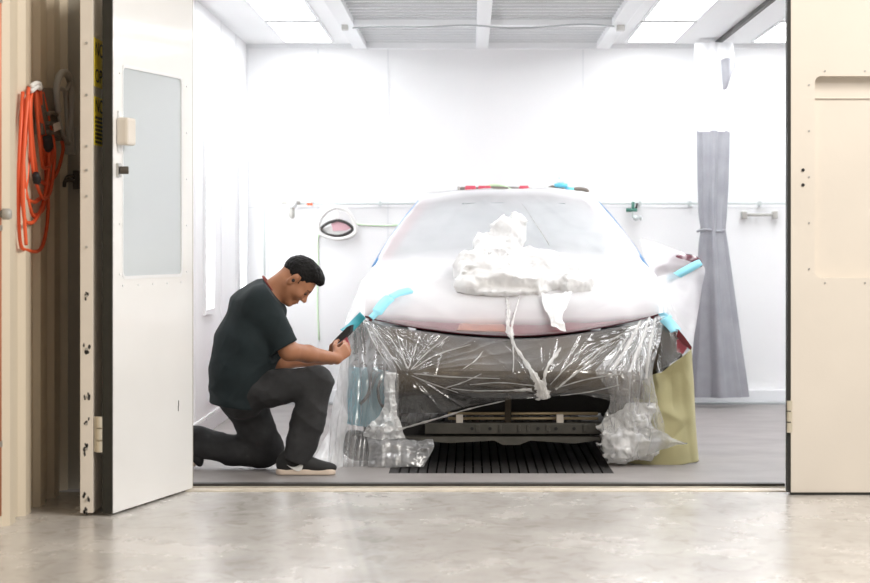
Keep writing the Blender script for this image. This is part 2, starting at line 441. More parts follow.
        return o
# ================================================================== THE SETTING
YT, YB = 11.52, 17.65                 # door plane, back wall of the booth
ZC = 2.64                             # booth ceiling
XL, XR = -1.64, 3.3
S = struct
S(boxo('floor', (-2.3, 4.5, 4.0, 11.44, -.1, 0), M['concrete']), 'polished beige concrete workshop floor')
# booth floor with the slot for the grate
GX0, GX1, GY0, GY1 = -.42, .74, 12.34, 17.0
bm = bmesh.new()
box(bm, -2.0, GX0, 11.66, 17.8, -.1, 0); box(bm, GX1, XR, 11.66, 17.8, -.1, 0)
box(bm, GX0, GX1, 11.66, GY0, -.1, 0); box(bm, GX0, GX1, GY1, 17.8, -.1, 0)
S(obj('floor_booth', bm, M['boothfloor']), 'grey painted booth floor')
bm = bmesh.new(); box(bm, GX0, GX1, GY0, GY1, -.5, -.45)
box(bm, GX0-.02, GX0, GY0, GY1, -.5, -.1); box(bm, GX1, GX1+.02, GY0, GY1, -.5, -.1); box(bm, GX0, GX1, GY0-.02, GY0, -.5, -.1); box(bm, GX0, GX1, GY1, GY1+.02, -.5, -.1)
S(obj('floor_pit', bm, M['pit']), 'black pit under the floor grate')
# sill
bm = bmesh.new(); box(bm, -1.36, 1.53, 11.44, 11.57, -.08, .006, bev=.003); box(bm, -1.36, 1.53, 11.63, 11.66, -.08, .004)
S(obj('trim_1', bm, M['cream_sill']), 'worn cream steel threshold strip')
S(boxo('trim_2', (-1.36, 1.53, 11.57, 11.63, -.08, -.02), M['darksteel']), 'dark threshold groove')
bm = bmesh.new(); box(bm, -1.36, 1.53, 11.655, 11.72, .0, .018, bev=.005)
S(obj('trim_3', bm, M['darksteel']), 'black rubber seal along the threshold')

# booth shell
S(boxo('wall_back', (-2.0, XR, YB, YB+.1, 0, ZC+.1), M['white']), 'white rear wall of the spray booth')
S(boxo('wall_left', (XL-.1, XL, 11.66, YB, 0, ZC+.1), M['white']), 'white side wall of the spray booth')
S(boxo('wall_right', (XR, XR+.1, 11.66, YB, 0, ZC+.1), M['white']), 'white right side wall of the spray booth')
S(boxo('ceiling', (XL-.1, XR+.1, 11.62, YB+.1, ZC, ZC+.1), M['ceil']), 'white booth ceiling')
bm = bmesh.new()
box(bm, -2.05, -1.345, 11.56, 11.66, 0, 3.4)
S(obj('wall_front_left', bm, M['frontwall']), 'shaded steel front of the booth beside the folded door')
S(boxo('wall_front_right', (1.62, XR+.1, 11.56, 11.66, 0, 3.4), M['cream']), 'cream steel front of the booth')
S(boxo('wall_front_top', (-1.345, 1.62, 11.56, 11.66, 2.46, 3.4), M['cream']), 'cream steel lintel above the opening')
# wall base flange with rivets, skirting, panel seams
bm = bmesh.new(); box(bm, XL, XL+.012, 11.7, YB, 0, .11)
for k in range(46): cyl(bm, (XL+.011, 11.8+k*.126, .095), (XL+.017, 11.8+k*.126, .095), .007, 6)
S(obj('baseboard_left', bm, M['trimwhite']), 'riveted white wall flange')
bm = bmesh.new(); box(bm, XL, XR, YB-.05, YB, 0, .10, bev=.008)
S(obj('baseboard_back', bm, M['trimwhite']), 'white skirting of the rear wall')
bm = bmesh.new(); box(bm, XL, XR, YB-.16, YB-.05, 0, .015)
S(obj('trim_4', bm, M['grey_line']), 'grey steel strip at the foot of the rear wall')
bm = bmesh.new()
for px in (583, 318, 388): 
    x = (px-VX)*YB/FPX; box(bm, x-.006, x+.006, YB-.004, YB, .1, ZC)
box(bm, XL, XR, YB-.004, YB, 1.435, 1.443); box(bm, XL, XL+.012, YB-.012, YB, 0, ZC); 
S(obj('trim_5', bm, M['trimwhite']), 'panel joints of the rear wall')
bm = bmesh.new()
for y in (12.9, 14.3, 15.8, 16.8): box(bm, XL, XL+.004, y-.006, y+.006, .11, ZC)
S(obj('trim_6', bm, M['trimwhite']), 'panel joints of the side wall')
S(boxo('trim_7', (XL, XR, YB-.03, YB, ZC-.03, ZC), M['trimwhite']), 'white cove strip under the ceiling')

# corrugated workshop wall on the left
prof = []
y = 6.0
X0, X1 = -1.98, -1.95
while y < 11.5:
    prof += [(X0, y), (X0, y+.20), (X1, y+.225), (X1, y+.335), (X0, y+.36)]; y += .36
yo = 10.30-(6.0+12*.36)+.02
bm = bmesh.new(); prev = None
for x, yy in prof:
    yy = min(yy-.10, 11.55)
    a, b = bm.verts.new((x, yy, 0)), bm.verts.new((x, yy, 3.4))
    if prev: bm.faces.new((prev[0], a, b, prev[1]))
    prev = (a, b)
o = obj('wall_side', bm, M['siding']); S(o, 'cream corrugated steel wall')
md = o.modifiers.new('t', 'SOLIDIFY'); md.thickness = .02; md.offset = -1 if False else 1
# ================================================================== DOORS
def screws(bm, pts, nrm, r=.006):
    for p in pts: cyl(bm, p, Vector(p)+Vector(nrm)*.004, r, 8)
# door_1: the leaf with the pane, swung out towards us
A = Vector((-1.551, 10.43, 0)); B = Vector((-1.330, 11.50, 0)); du = (B-A).normalized(); dn = Vector((du.y, -du.x, 0)); LW = (B-A).length
def leafpt(u, w, z): return A+du*u+dn*w+Vector((0, 0, z))          # w=0 the face towards the opening, negative behind it
def leafbox(bm, u0, u1, w0, w1, z0, z1, bev=0):
    vs0 = len(bm.verts); box(bm, u0, u1, w0, w1, z0, z1, bev=bev); bm.verts.ensure_lookup_table()
    for v in bm.verts[vs0:]: v.co = leafpt(*v.co)
bm = bmesh.new()
zt = 2.44; W0, W1, WZ0, WZ1 = .118, .93, 1.035, 1.965
for b in ((.0, W0, .012, zt), (W1, LW, .012, zt), (W0, W1, .012, WZ0), (W0, W1, WZ1, zt)): leafbox(bm, b[0], b[1], -.045, 0, b[2], b[3])
d1 = obj('door_1', bm, M['door']); S(d1, 'white door leaf with a tall pale pane, swung open')
def rrect(u0, u1, z0, z1, r, w, n=6):
    out = []
    for cx, cz, a0 in ((u1-r, z1-r, 0), (u0+r, z1-r, 90), (u0+r, z0+r, 180), (u1-r, z0+r, 270)):
        for k in range(n+1):
            a = math.radians(a0+90*k/n); out.append(leafpt(cx+r*math.cos(a), w, cz+r*math.sin(a)))
    return out
bm = bmesh.new(); prism(bm, rrect(W0, W1, WZ0, WZ1, .03, -.004), -dn*.012); obj('window_pane', bm, M['doorglass'], d1, lab='pale grey blue window pane')
bm = bmesh.new(); o_, i_ = rrect(W0-.005, W1+.012, WZ0-.008, WZ1+.008, .035, .002), rrect(W0+.006, W1-.004, WZ0+.006, WZ1-.006, .028, .002)
vo = [bm.verts.new(p) for p in o_]; vi = [bm.verts.new(p) for p in i_]; n = len(vo)
vo2 = [bm.verts.new(p-dn*.012) for p in o_]; vi2 = [bm.verts.new(p-dn*.012) for p in i_]
for k in range(n):
    q = (k+1) % n
    bm.faces.new((vo[k], vo[q], vi[q], vi[k])); bm.faces.new((vo[k], vo[q], vo2[q], vo2[k])); bm.faces.new((vi[k], vi[q], vi2[q], vi2[k]))
obj('window_trim', bm, M['trimwhite'], d1)
bm = bmesh.new(); leafbox(bm, -.010, -.0005, -.046, -.001, .012, zt)
obj('edge_gasket', bm, M['gasket'], d1, lab='black rubber gasket on the door edge')
bm = bmesh.new(); leafbox(bm, .035, .145, .001, .055, 1.615, 1.735, bev=.012)
cb = obj('latch_block', bm, M['cream'], d1, lab='cream closer block')
bm = bmesh.new(); leafbox(bm, .05, .095, .001, .008, 1.585, 1.765)
obj('latch_plate', bm, M['trimwhite'], d1)
bm = bmesh.new(); leafbox(bm, .035, .075, .001, .012, 1.475, 1.535); kb = obj('lock_plate', bm, M['steel'], d1)
cylo('lock_knob', leafpt(.055, .01, 1.505), leafpt(.07, .045, 1.505), .017, M['brown_metal'], d1)
bm = bmesh.new(); leafbox(bm, .88, .887, .0001, .002, .42, .445); leafbox(bm, .875, .882, .0001, .002, .395, .42); obj('chip_mark', bm, M['darksteel'], d1)
screw_pts = [leafpt(.118+.2*k, 0, 1.0) for k in range(5)]+[leafpt(.08, 0, 1.05+.22*k) for k in range(5)]+[leafpt(1.0, 0, 1.05+.22*k) for k in range(5)]
bm = bmesh.new(); screws(bm, screw_pts, dn, .005); obj('screw', bm, M['trimwhite'], d1)
# door_2: the folded leaf seen edge-on, with the yellow signs on the face towards us
LX = (93-VX)/ (FPX/10.43)
bm = bmesh.new(); box(bm, LX-.056, LX, 10.43, 11.50, .014, zt, bev=.002)
d2 = obj('door_2', bm, M['cream_edge']); S(d2, 'cream door leaf folded back, seen from its edge')
bm = bmesh.new()
for py in (43, 95, 146, 170, 196, 247, 296, 349, 397, 424, 449, 500):
    z = CH-(py-VY)*10.43/FPX; cyl(bm, (LX-.028, 10.425, z), (LX-.028, 10.432, z), .006, 8)
obj('rivet', bm, M['steel'], d2)
bm = bmesh.new()
for py, h in ((296, .03), (349, .035), (397, .03), (424, .05), (449, .045), (500, .06), (512, .025)):
    z = CH-(py-VY)*10.43/FPX
    for k in range(5):
        x = LX-.028+random.uniform(-.012, .012); zz = z+random.uniform(-.5, .5)*h; r = random.uniform(.003, .008)
        prism(bm, [Vector((x+r*math.cos(a)*random.uniform(.5, 1.2), 10.4292, zz+r*1.8*math.sin(a)*random.uniform(.5, 1.2))) for a in [k2*PI/4 for k2 in range(8)]], (0, .001, 0))
obj('paint_chip', bm, M['darksteel'], d2, lab='chipped paint')
# hinge between the leaves
def hinge(name, xa, ya, z0, z1, par, flat_x):
    bm = bmesh.new(); h = (z1-z0)/3
    for k in range(3): cyl(bm, (xa, ya, z0+k*h+.003), (xa, ya, z0+(k+1)*h-.003), .016, 14)
    box(bm, xa-flat_x, xa+flat_x, ya+.004, ya+.012, z0+.004, z1-.004); return obj(name, bm, M['nickel'], par, lab='pale metal hinge')
zz = lambda py, Y: CH-(py-VY)*Y/FPX
hinge('hinge', LX+.028, 10.44, zz(453, 10.43), zz(416, 10.43), d2, .026)
# yellow signs
def text_mesh(name, s, size, origin, ux, uz, m, par, lab=None):
    cu = bpy.data.curves.new(name, 'FONT'); cu.body = s; cu.size = size; cu.extrude = .0006; cu.space_line = .95
    tmp = bpy.data.objects.new('tmp', cu); C.objects.link(tmp)
    dg = bpy.context.evaluated_depsgraph_get(); me = bpy.data.meshes.new_from_object(tmp.evaluated_get(dg)); bpy.data.objects.remove(tmp)
    ux, uz = Vector(ux), Vector(uz); n = ux.cross(uz)
    for v in me.vertices: v.co = Vector(origin)+ux*v.co.x+uz*v.co.y+n*(v.co.z+.0008)
    me.materials.clear(); return link(name, me, m, par)
def zpx(py, Y=10.6): return CH-(py-VY)*Y/FPX
ys0 = 10.455
def sign(z0, z1, label):
    bm = bmesh.new(); box(bm, LX+.0005, LX+.003, ys0, ys0+.42, z0, z1)
    return tag(obj('warning_sign', bm, M['yellow']), label, 'sign', 'yellow signs on the folded door leaf')
s1 = sign(zpx(88), zpx(40), 'upper yellow sign with big black NO and OP on folded door leaf')
s2 = sign(zpx(146), zpx(98), 'lower yellow sign with NO above rows of fine print on folded door leaf')
# lettering: drawn wide because the leaf is seen nearly edge-on
for s_, par, z in (('NO', s1, zpx(57)), ('OP', s1, zpx(83.5)), ('NO', s2, zpx(113))):
    o = text_mesh('lettering', s_, 1, (0, 0, 0), (0, 1, 0), (0, 0, 1), M['black'], par)
    for v in o.data.vertices: v.co = Vector((LX+.0034+(v.co.x)*.5, ys0+.012+v.co.y*.15, z+v.co.z*.085))
bm = bmesh.new()
for k in range(7):
    z = zpx(118.5+4*k); y0 = ys0+.015
    while y0 < ys0+.38:
        w = random.uniform(.02, .075); box(bm, LX+.003, LX+.004, y0, min(y0+w, ys0+.4), z-.0065, z+.0045); y0 += w+.014
obj('fine_print', bm, M['black'], s2, lab='rows of fine print too small to read')

# door_3: right leaf, folded flat towards us
DX0, DY = 1.511, 11.30
bm = bmesh.new(); RX0, RZ0, RZ1 = (815-VX)*DY/FPX, zz(278, DY), zz(76, DY)
RX1 = RX0+.46; DX1 = RX1+.12
# face with a rounded opening
outer = [(DX0, .012), (DX1, .012), (DX1, 2.44), (DX0, 2.44)]
def rr2(x0, x1, z0, z1, r, n=6):
    o = []
    for cx, cz, a0 in ((x0+r, z0+r, 180), (x1-r, z0+r, 270), (x1-r, z1-r, 0), (x0+r, z1-r, 90)):
        for k in range(n+1):
            a = math.radians(a0+90*k/n); o.append((cx+r*math.cos(a), cz+r*math.sin(a)))
    return o
inn = rr2(RX0, RX1, RZ0, RZ1, .03)
vo = [bm.verts.new((x, DY, z)) for x, z in outer]; vi = [bm.verts.new((x, DY, z)) for x, z in inn]; vb = [bm.verts.new((x, DY+.062, z)) for x, z in inn]
n = len(vi); q = n//4
cor = [vi[k*q:(k+1)*q] for k in range(4)]
for k in range(4):
    for i in range(q-1): bm.faces.new((vo[k], cor[k][i], cor[k][i+1]))
    bm.faces.new((vo[k], cor[k][-1], cor[(k+1) % 4][0], vo[(k+1) % 4]))
for k in range(n): bm.faces.new((vi[k], vi[(k+1) % n], vb[(k+1) % n], vb[k]))
bm.faces.new(vb[::-1])
vo2 = [bm.verts.new((x, DY+.075, z)) for x, z in outer]
for k in range(4): bm.faces.new((vo[k], vo[(k+1) % 4], vo2[(k+1) % 4], vo2[k]))
bm.faces.new(vo2[::-1])
d3 = obj('door_3', bm, M['cream']); S(d3, 'cream door leaf with a recessed blank panel')
bm = bmesh.new(); box(bm, RX0+.001, RX1-.001, DY+.052, DY+.0615, zz(97, DY)-.004, zz(97, DY))
obj('panel_joint', bm, M['cream_edge'], d3)
bm = bmesh.new(); box(bm, DX0-.017, DX0-.001, DY+.002, DY+.06, .012, 2.44); obj('edge_gasket', bm, M['gasket'], d3, lab='black rubber gasket on the door edge')
bm = bmesh.new()
for px, py in ((825, 71), (809, 85), (809, 131), (809, 177), (809, 223), (809, 269), (825, 283), (865, 71), (865, 283)):
    p = P(px, py, DY); cyl(bm, (p.x, DY-.003, p.z), (p.x, DY+.001, p.z), .0045, 8)
obj('screw', bm, M['steel'], d3)
bm = bmesh.new()
for px, py in ((803, 170), (803, 185)):
    p = P(px, py, DY); cyl(bm, (p.x, DY-.004, p.z), (p.x, DY+.001, p.z), .008, 10)
obj('bolt', bm, M['black'], d3)
bm = bmesh.new()
h0, h1 = zz(433, DY), zz(400, DY); h = (h1-h0)/3
for k in range(3): cyl(bm, (DX0-.008, DY-.012, h0+k*h+.003), (DX0-.008, DY-.012, h0+(k+1)*h-.003), .013, 14)
obj('hinge', bm, M['nickel'], d3, lab='pale metal hinge')
bm = bmesh.new(); prism(bm, [Vector((1.885, DY-.001, .10)), Vector((1.90, DY-.001, .115)), Vector((1.93, DY-.001, .10)), Vector((1.91, DY-.001, .075))], (0, .002, 0)); obj('dent_mark', bm, M['brown_metal'], d3)
bm = bmesh.new(); box(bm, DX0, DX1, DY-.004, DY+.07, .002, .012); obj('bottom_seal', bm, M['gasket'], d3)

# ================================================================== LEFT WALL THINGS
def wallY(px): return 10.28+(px-14)*.021
def W(px, py, off=0.):                         # a point on the side wall, off metres clear of it
    Y = wallY(px); p = P(px, py, Y); p.x += off; return p
# orange extension cord
cd = empty('extension_cord', W(28, 90), 'orange extension cord coiled and hanging on the corrugated wall', 'cord')
bm = bmesh.new(); rc = .0085
loops = [[(20, 92), (17, 130), (16, 180), (18, 240), (24, 250), (38, 248), (46, 215), (44, 170), (36, 130), (31, 92)],
         [(21, 88), (18, 120), (16, 170), (17, 215), (22, 223), (30, 218), (38, 200), (42, 160), (34, 120), (30, 90)],
         [(23, 87), (20, 120), (21, 180), (26, 210), (31, 217), (38, 208), (44, 185), (45, 140), (37, 110), (33, 90)],
         [(25, 86), (22, 110), (25, 170), (32, 195), (38, 198), (44, 188), (46, 150), (40, 120), (35, 92)],
         [(27, 87), (26, 120), (30, 170), (36, 182), (44, 183), (52, 172), (57, 150), (56, 138)],
         [(24, 88), (23, 130), (20, 160), (20, 200), (26, 212), (35, 214), (42, 200), (43, 150), (36, 110), (32, 88)],
         [(29, 88), (31, 130), (35, 160), (38, 168), (43, 165), (46, 150), (43, 130), (36, 110), (33, 90)],
         [(22, 90), (25, 140), (24, 175), (22, 196), (30, 202), (38, 196), (34, 200)],
         [(19, 95), (16.5, 140), (15.5, 190), (16, 225), (17, 245)]]
for k, lp in enumerate(loops):
    tube(bm, [W(px, py, .012+.006*((k*3) % 5)+.004*math.sin(i*1.7+k)) for i, (px, py) in enumerate(lp)], rc, 6, 6)
obj('cable', bm, M['orange'], cd, True)
bm = bmesh.new(); tube(bm, [W(21, 86, .045), W(24, 83.5, .05), W(28, 84, .05), W(30.5, 88, .045)], .011, 8, 4); tube(bm, [W(21, 91, .045), W(25, 87, .052), W(29.5, 88.5, .048)], .011, 8, 4)
obj('tie_band', bm, M['paper_white'], cd, True, 'white tie band')
bm = bmesh.new(); tube(bm, [W(34, 137, .06), W(35, 146, .06), W(36, 150, .055)], [.022, .024, .014], 10, 3); obj('plug', bm, M['rubber'], cd, True, 'black plug end')
bm = bmesh.new(); tube(bm, [W(24, 174, .05), W(25, 180, .052), W(25, 184, .05)], [.016, .02, .014], 10, 3); obj('socket', bm, M['rubber'], cd, True, 'black socket end')
bm = bmesh.new(); prism(bm, [W(34, 124, .085), W(40.5, 121.5, .085), W(42, 129, .085), W(35, 132, .085)], (.002, -.002, 0)); obj('tag', bm, M['paper_white'], cd, lab='white paper tag')
# hanger bracket
hb = empty('cord_hanger', W(45, 110), 'brown cast hanger with a grey looped handle on the corrugated wall beside orange cord', 'hanger')
bm = bmesh.new(); prism(bm, [W(*q, .004) for q in ((35, 88), (44, 88), (47, 112), (53, 132), (56, 141), (50, 139), (34, 134))], (.035, 0, 0)); obj('plate', bm, M['bracket'], hb)
bm = bmesh.new()
for pts in ([(37, 114), (43, 113), (48, 115)], [(37, 132), (44, 133), (50, 137)], [(37, 123), (44, 124), (49, 127)]): tube(bm, [W(*q, .045) for q in pts], .010, 8, 4)
obj('rib', bm, M['bracket'], hb, True)
bm = bmesh.new()
tube(bm, [W(*q, .05) for q in ((57, 143), (59.5, 125), (60.5, 105), (60, 85), (57, 75), (52.5, 72.5), (48, 77), (45.5, 88), (45.5, 98), (47, 112))], .017, 10, 5)
tube(bm, [W(*q, .05) for q in ((47, 88), (51, 89), (54, 93), (55.5, 110), (56.5, 128), (57, 142))], .010, 8, 5)
tube(bm, [W(*q, .05) for q in ((54, 93), (56.5, 88), (59, 82))], .009, 8, 4)
tube(bm, [W(*q, .05) for q in ((47, 113), (49.5, 125), (52, 134), (57, 143))], .010, 8, 5)
obj('handle', bm, M['handlegrey'], hb, True, 'grey looped handle')
# copper pipe and valve at the picture's left edge
pp = empty('copper_pipe', P(-1, 300, 10.05), 'thin vertical copper pipe at the left edge of the cream wall', 'pipe')
x = P(-1, 0, 10.0).x
bm = bmesh.new(); cyl(bm, (x, 10.0, .05), (x, 10.0, 3.2), .011, 12); obj('tube', bm, M['copper'], pp, True)
for z in (.35, 1.25, 2.2):
    bm = bmesh.new(); box(bm, x-.016, x+.012, 9.985, 10.015, z-.012, z+.012); obj('clip', bm, M['steel'], pp)
vv = empty('valve', P(4, 214, 10.0), 'small brown grey valve knob sticking out at the left edge below the orange cord', 'valve')
p = P(4, 214, 10.0)
bm = bmesh.new(); cyl(bm, (p.x-.04, 10.0, p.z), (p.x+.012, 10.0, p.z), .016, 14); obj('stem', bm, M['bracket'], vv, True)
bm = bmesh.new(); tube(bm, [(p.x-.005, 10.0, p.z), (p.x+.02, 10.0, p.z), (p.x+.03, 10.0, p.z)], [.024, .024, .018], 14); obj('knob', bm, M['handlegrey'], vv, True)
# switch box and latch on the shaded front
p = P(70, 141, 11.53)
sb = empty('switch_box', p, 'small pale switch box on the shaded steel beside the folded door', 'switch')
bm = bmesh.new(); box(bm, p.x-.02, p.x+.025, 11.50, 11.558, p.z-.065, p.z+.065, bev=.006); obj('case', bm, M['handlegrey'], sb)
bm = bmesh.new(); box(bm, p.x-.008, p.x+.010, 11.492, 11.502, p.z-.02, p.z+.02); obj('toggle', bm, M['trimwhite'], sb)
p = P(73, 180, 11.53)
lt = empty('door_catch', p, 'dark brown metal catch hook below the switch box', 'latch')
bm = bmesh.new(); box(bm, p.x-.0, p.x+.03, 11.52, 11.558, p.z-.045, p.z+.045, bev=.004); obj('base_plate', bm, M['brown_metal'], lt)
bm = bmesh.new(); tube(bm, [(p.x+.01, 11.51, p.z-.005), (p.x-.02, 11.50, p.z+.0), (p.x-.035, 11.50, p.z-.01), (p.x-.037, 11.50, p.z-.035)], .009, 8, 4)
tube(bm, [(p.x+.01, 11.51, p.z+.02), (p.x-.02, 11.5, p.z+.016), (p.x-.03, 11.5, p.z+.0)], .008, 8, 4); obj('hook', bm, M['brown_metal'], lt, True)

# ================================================================== BOOTH FITTINGS
# ceiling lights
def ceil_light(x0, x1, y0, y1, label):
    e = empty('ceiling_light', ((x0+x1)/2, (y0+y1)/2, ZC-.01), label, 'ceiling light', 'flush ceiling lights of the booth')
    bm = bmesh.new(); box(bm, x0, x1, y0, y1, ZC-.006, ZC-.001); obj('diffuser', bm, M['lamp'], e)
    bm = bmesh.new(); f = .02
    box(bm, x0-f, x0, y0-f, y1+f, ZC-.012, ZC-.001); box(bm, x1, x1+f, y0-f, y1+f, ZC-.012, ZC-.001); box(bm, x0, x1, y0-f, y0, ZC-.012, ZC-.001); box(bm, x0, x1, y1, y1+f, ZC-.012, ZC-.001)
    obj('frame', bm, M['trimwhite'], e)
rowsY = ((15.78, 17.32, 'rear'), (14.0, 15.58, 'second'), (12.25, 13.8, 'front'))
for x0, x1, nm in ((1.14, 1.47, 'between filter and curtain track'), (-1.33, -1.0, 'between filter and left wall'), (2.05, 2.42, 'right of the curtain track')):
    for y0, y1, r in rowsY: ceil_light(x0, x1, y0, y1, f'{r} bright flush ceiling light {nm}')
# wall lights
def wall_light(y0, y1, z0, z1, label):
    e = empty('wall_light', (XL+.01, (y0+y1)/2, z0), label, 'wall light', 'upright lights in the left booth wall')
    bm = bmesh.new(); box(bm, XL+.001, XL+.008, y0, y1, z0, z1); obj('diffuser', bm, M['lampw'], e)
    bm = bmesh.new(); f = .035
    box(bm, XL, XL+.02, y0-f, y0, z0-f, z1+f); box(bm, XL, XL+.02, y1, y1+f, z0-f, z1+f); box(bm, XL, XL+.02, y0, y1, z0-f, z0); box(bm, XL, XL+.02, y0, y1, z1, z1+f)
    obj('frame', bm, M['trimwhite'], e)
wall_light(14.76, 15.22, .77, 1.93, 'nearer tall upright light recessed in white side wall')
wall_light(16.95, 17.4, .77, 1.93, 'farther tall upright light recessed in white side wall by corner')
# ceiling filter
ft = empty('ceiling_filter', (.08, 15, ZC), 'white ceiling filter bank with beams and thin support bars', 'ceiling filter')
zb = ZC-.05
for nm, xc, w in (('beam', -.80, .05), ('beam', .087, .045), ('beam', .965, .05)):
    bm = bmesh.new(); box(bm, xc-w, xc+w, 11.75, 17.45, zb, ZC-.002, bev=.006); obj(nm, bm, M['trimwhite'], ft)
for y in (13.75, 15.55, 17.42):
    bm = bmesh.new(); box(bm, -.75, .915, y-.05, y+.05, zb-.004, ZC-.004, bev=.006); obj('cross_beam', bm, M['trimwhite'], ft)
bm = bmesh.new()
for y in np.arange(11.9, 17.4, .2): box(bm, -.75, .915, y-.012, y+.012, ZC-.018, ZC-.004)
obj('support_bars', bm, M['barlight'], ft)
bm = bmesh.new(); box(bm, -.86, -.85, 11.8, 17.45, ZC-.02, ZC-.002); box(bm, 1.015, 1.028, 11.8, 17.45, ZC-.02, ZC-.002); obj('seal', bm, M['darksteel'], ft)
bm = bmesh.new()
tube(bm, [(-.76, 15.62, zb-.01), (-.5, 15.3, zb-.03), (-.3, 15.1, zb-.05), (0, 15.2, zb-.03), (.3, 15.3, zb-.04), (.7, 15.25, zb-.02), (.93, 15.5, zb-.01)], .006, 6, 6)
obj('cable', bm, M['grey_line'], ft, True, 'thin cable strung under the filter')
bm = bmesh.new(); box(bm, -.83, -.79, 15.5, 15.6, zb-.03, zb); obj('clamp', bm, M['steel'], ft)
bm = bmesh.new(); box(bm, .95, 1.0, 15.5, 15.6, zb-.035, zb); obj('clamp', bm, M['steel'], ft)
# curtain track + curtain
tk = tag(boxo('curtain_track', (1.775, 1.80, 11.75, 17.5, ZC-.03, ZC-.001), M['darksteel']), 'thin dark curtain track running along the ceiling', 'track')
YC = 17.2
cu = empty('curtain', (1.78, YC, .05), 'tied back vinyl curtain, white above and grey below, hanging by the rear wall', 'curtain')
def curtain_part(name, rows, m, amp, lab=None):
    nu, nv = 160, 60; G = np.zeros((nv, nu, 3)); ks = [r[0] for r in rows]
    for j in range(nv):
        py = ks[0]+(ks[-1]-ks[0])*j/(nv-1)
        l = np.interp(py, ks, [r[1] for r in rows]); r_ = np.interp(py, ks, [r[2] for r in rows])
        z = CH-(py-VY)*YC/FPX; xl = (l-VX)*YC/FPX; xr = (r_-VX)*YC/FPX; xc, w = (xl+xr)/2, (xr-xl)/2
        a = np.linspace(0, 2*PI, nu, endpoint=False)
        pl = amp*(np.sin(a*7+.5*np.sin(z*1.5))*.6+.6*np.sin(a*4+1+z*.6)+.2*np.sin(a*12+2))
        pl = pl*np.clip(w/.14, .3, 1.3)
        G[j, :, 0] = xc+np.cos(a)*(w-amp*.8+pl); G[j, :, 1] = YC+np.sin(a)*(.055+.55*abs(w)*.3+pl); G[j, :, 2] = z
    return grid_obj(name, G, m, cu, lab=lab, closed=True)
curtain_part('upper_panel', [(43, 695, 734), (55, 695, 735), (100, 697, 732), (132, 698, 730)], M['curtain_w'], .011, 'white upper panel')
curtain_part('lower_panel', [(131, 697, 730.5), (180, 697.5, 729), (215, 698, 727), (229, 700, 726), (245, 698, 728), (310, 695.5, 736), (350, 693.5, 741), (397, 690, 748)], M['curtain_g'], .025, 'grey lower panel')
bm = bmesh.new(); p0 = P(711, 230.5, YC)
pts = [(p0.x+.096*math.cos(a), YC+.075*math.sin(a), p0.z+.006*math.cos(a*3)) for a in np.linspace(0, 2*PI, 25)]
tube(bm, pts, .009, 8); obj('tie', bm, M['curtain_g'], cu, True)
# flap of the upper panel
Gf = sheet_pts([[P(721, 60, 17.05), P(728, 58, 17.03), P(735, 62, 17.06)], [P(722, 75, 17.04), P(729, 76, 17.0), P(734, 70, 17.05)], [P(723, 90, 17.05), P(727, 88, 17.03), P(730, 78, 17.05)]], 12, 12)
grid_obj('flap', Gf, M['curtain_g'], cu, .003, lab='grey corner of the curtain turned over')
# pipe rail on the rear wall
YP = 17.58
rail = empty('air_pipe', P(500, 203, YP), 'pale grey air pipe running along the rear wall with a drop in the left corner', 'pipe')
zr = P(0, 203.5, YP).z
bm = bmesh.new(); xa, xb = P(264.5, 0, YP).x, XR-.02
tube(bm, [(xa, YP, .55), (xa, YP, zr-.03), (xa+.008, YP, zr-.008), (xa+.03, YP, zr), (xb, YP, zr)], .0075, 8); obj('tube', bm, M['pipe'], rail, True)
for px in (312, 380, 640, 690, 760):
    p = P(px, 203.5, YP); bm = bmesh.new(); box(bm, p.x-.01, p.x+.01, YP-.016, YB-.001, zr-.016, zr+.016); obj('bracket', bm, M['pipe'], rail)
p = P(311, 203.5, YP); bm = bmesh.new(); box(bm, p.x-.03, p.x+.012, YP-.022, YP-.011, zr-.014, zr+.004); obj('collar', bm, M['orange'], rail, lab='orange collar')
# regulators
def regulator(px, py, label, m):
    p = P(px, py, YP-.02); e = empty('air_regulator', p, label, 'regulator', 'air regulators on the rear wall pipe')
    bm = bmesh.new(); tube(bm, [p+Vector((0, .0, .035)), p+Vector((0, 0, .03)), p+Vector((0, 0, -.03)), p+Vector((0, 0, -.035))], [.02, .036, .036, .02], 16); obj('body', bm, m, e, True)
    bm = bmesh.new(); tube(bm, [p+Vector((0, 0, -.034)), p+Vector((0, 0, -.10)), p+Vector((0, 0, -.115))], [.02, .022, .012], 14); obj('bowl', bm, M['handlegrey'], e, True)
    bm = bmesh.new(); cyl(bm, p+Vector((-.075, 0, 0)), p+Vector((.06, 0, 0)), .014, 10); obj('fitting', bm, M['handlegrey'], e, True)
    bm = bmesh.new(); cyl(bm, p+Vector((.0, -.035, .0)), p+Vector((.0, -.05, .0)), .024, 14); obj('gauge', bm, M['paper_white'], e)
    return e
regulator(292, 203, 'pale air regulator on the wall pipe left of the oval hoop', M['trimwhite'])
p = P(633, 210, YP-.02)
vl = empty('hose_coupler', p, 'small dark green hose coupler with lever under the wall pipe right of car', 'coupler')
bm = bmesh.new(); cyl(bm, p+Vector((0, 0, .06)), p+Vector((0, 0, -.01)), .012, 10); cyl(bm, p+Vector((-.05, 0, 0)), p+Vector((.03, 0, .0)), .014, 10); obj('valve_body', bm, mat('dark green metal', (.07, .22, .17), .4), vl, True)
bm = bmesh.new(); tube(bm, [p+Vector((.02, 0, .0)), p+Vector((.03, -.01, .05))], .007, 8); obj('lever', bm, M['darksteel'], vl, True)
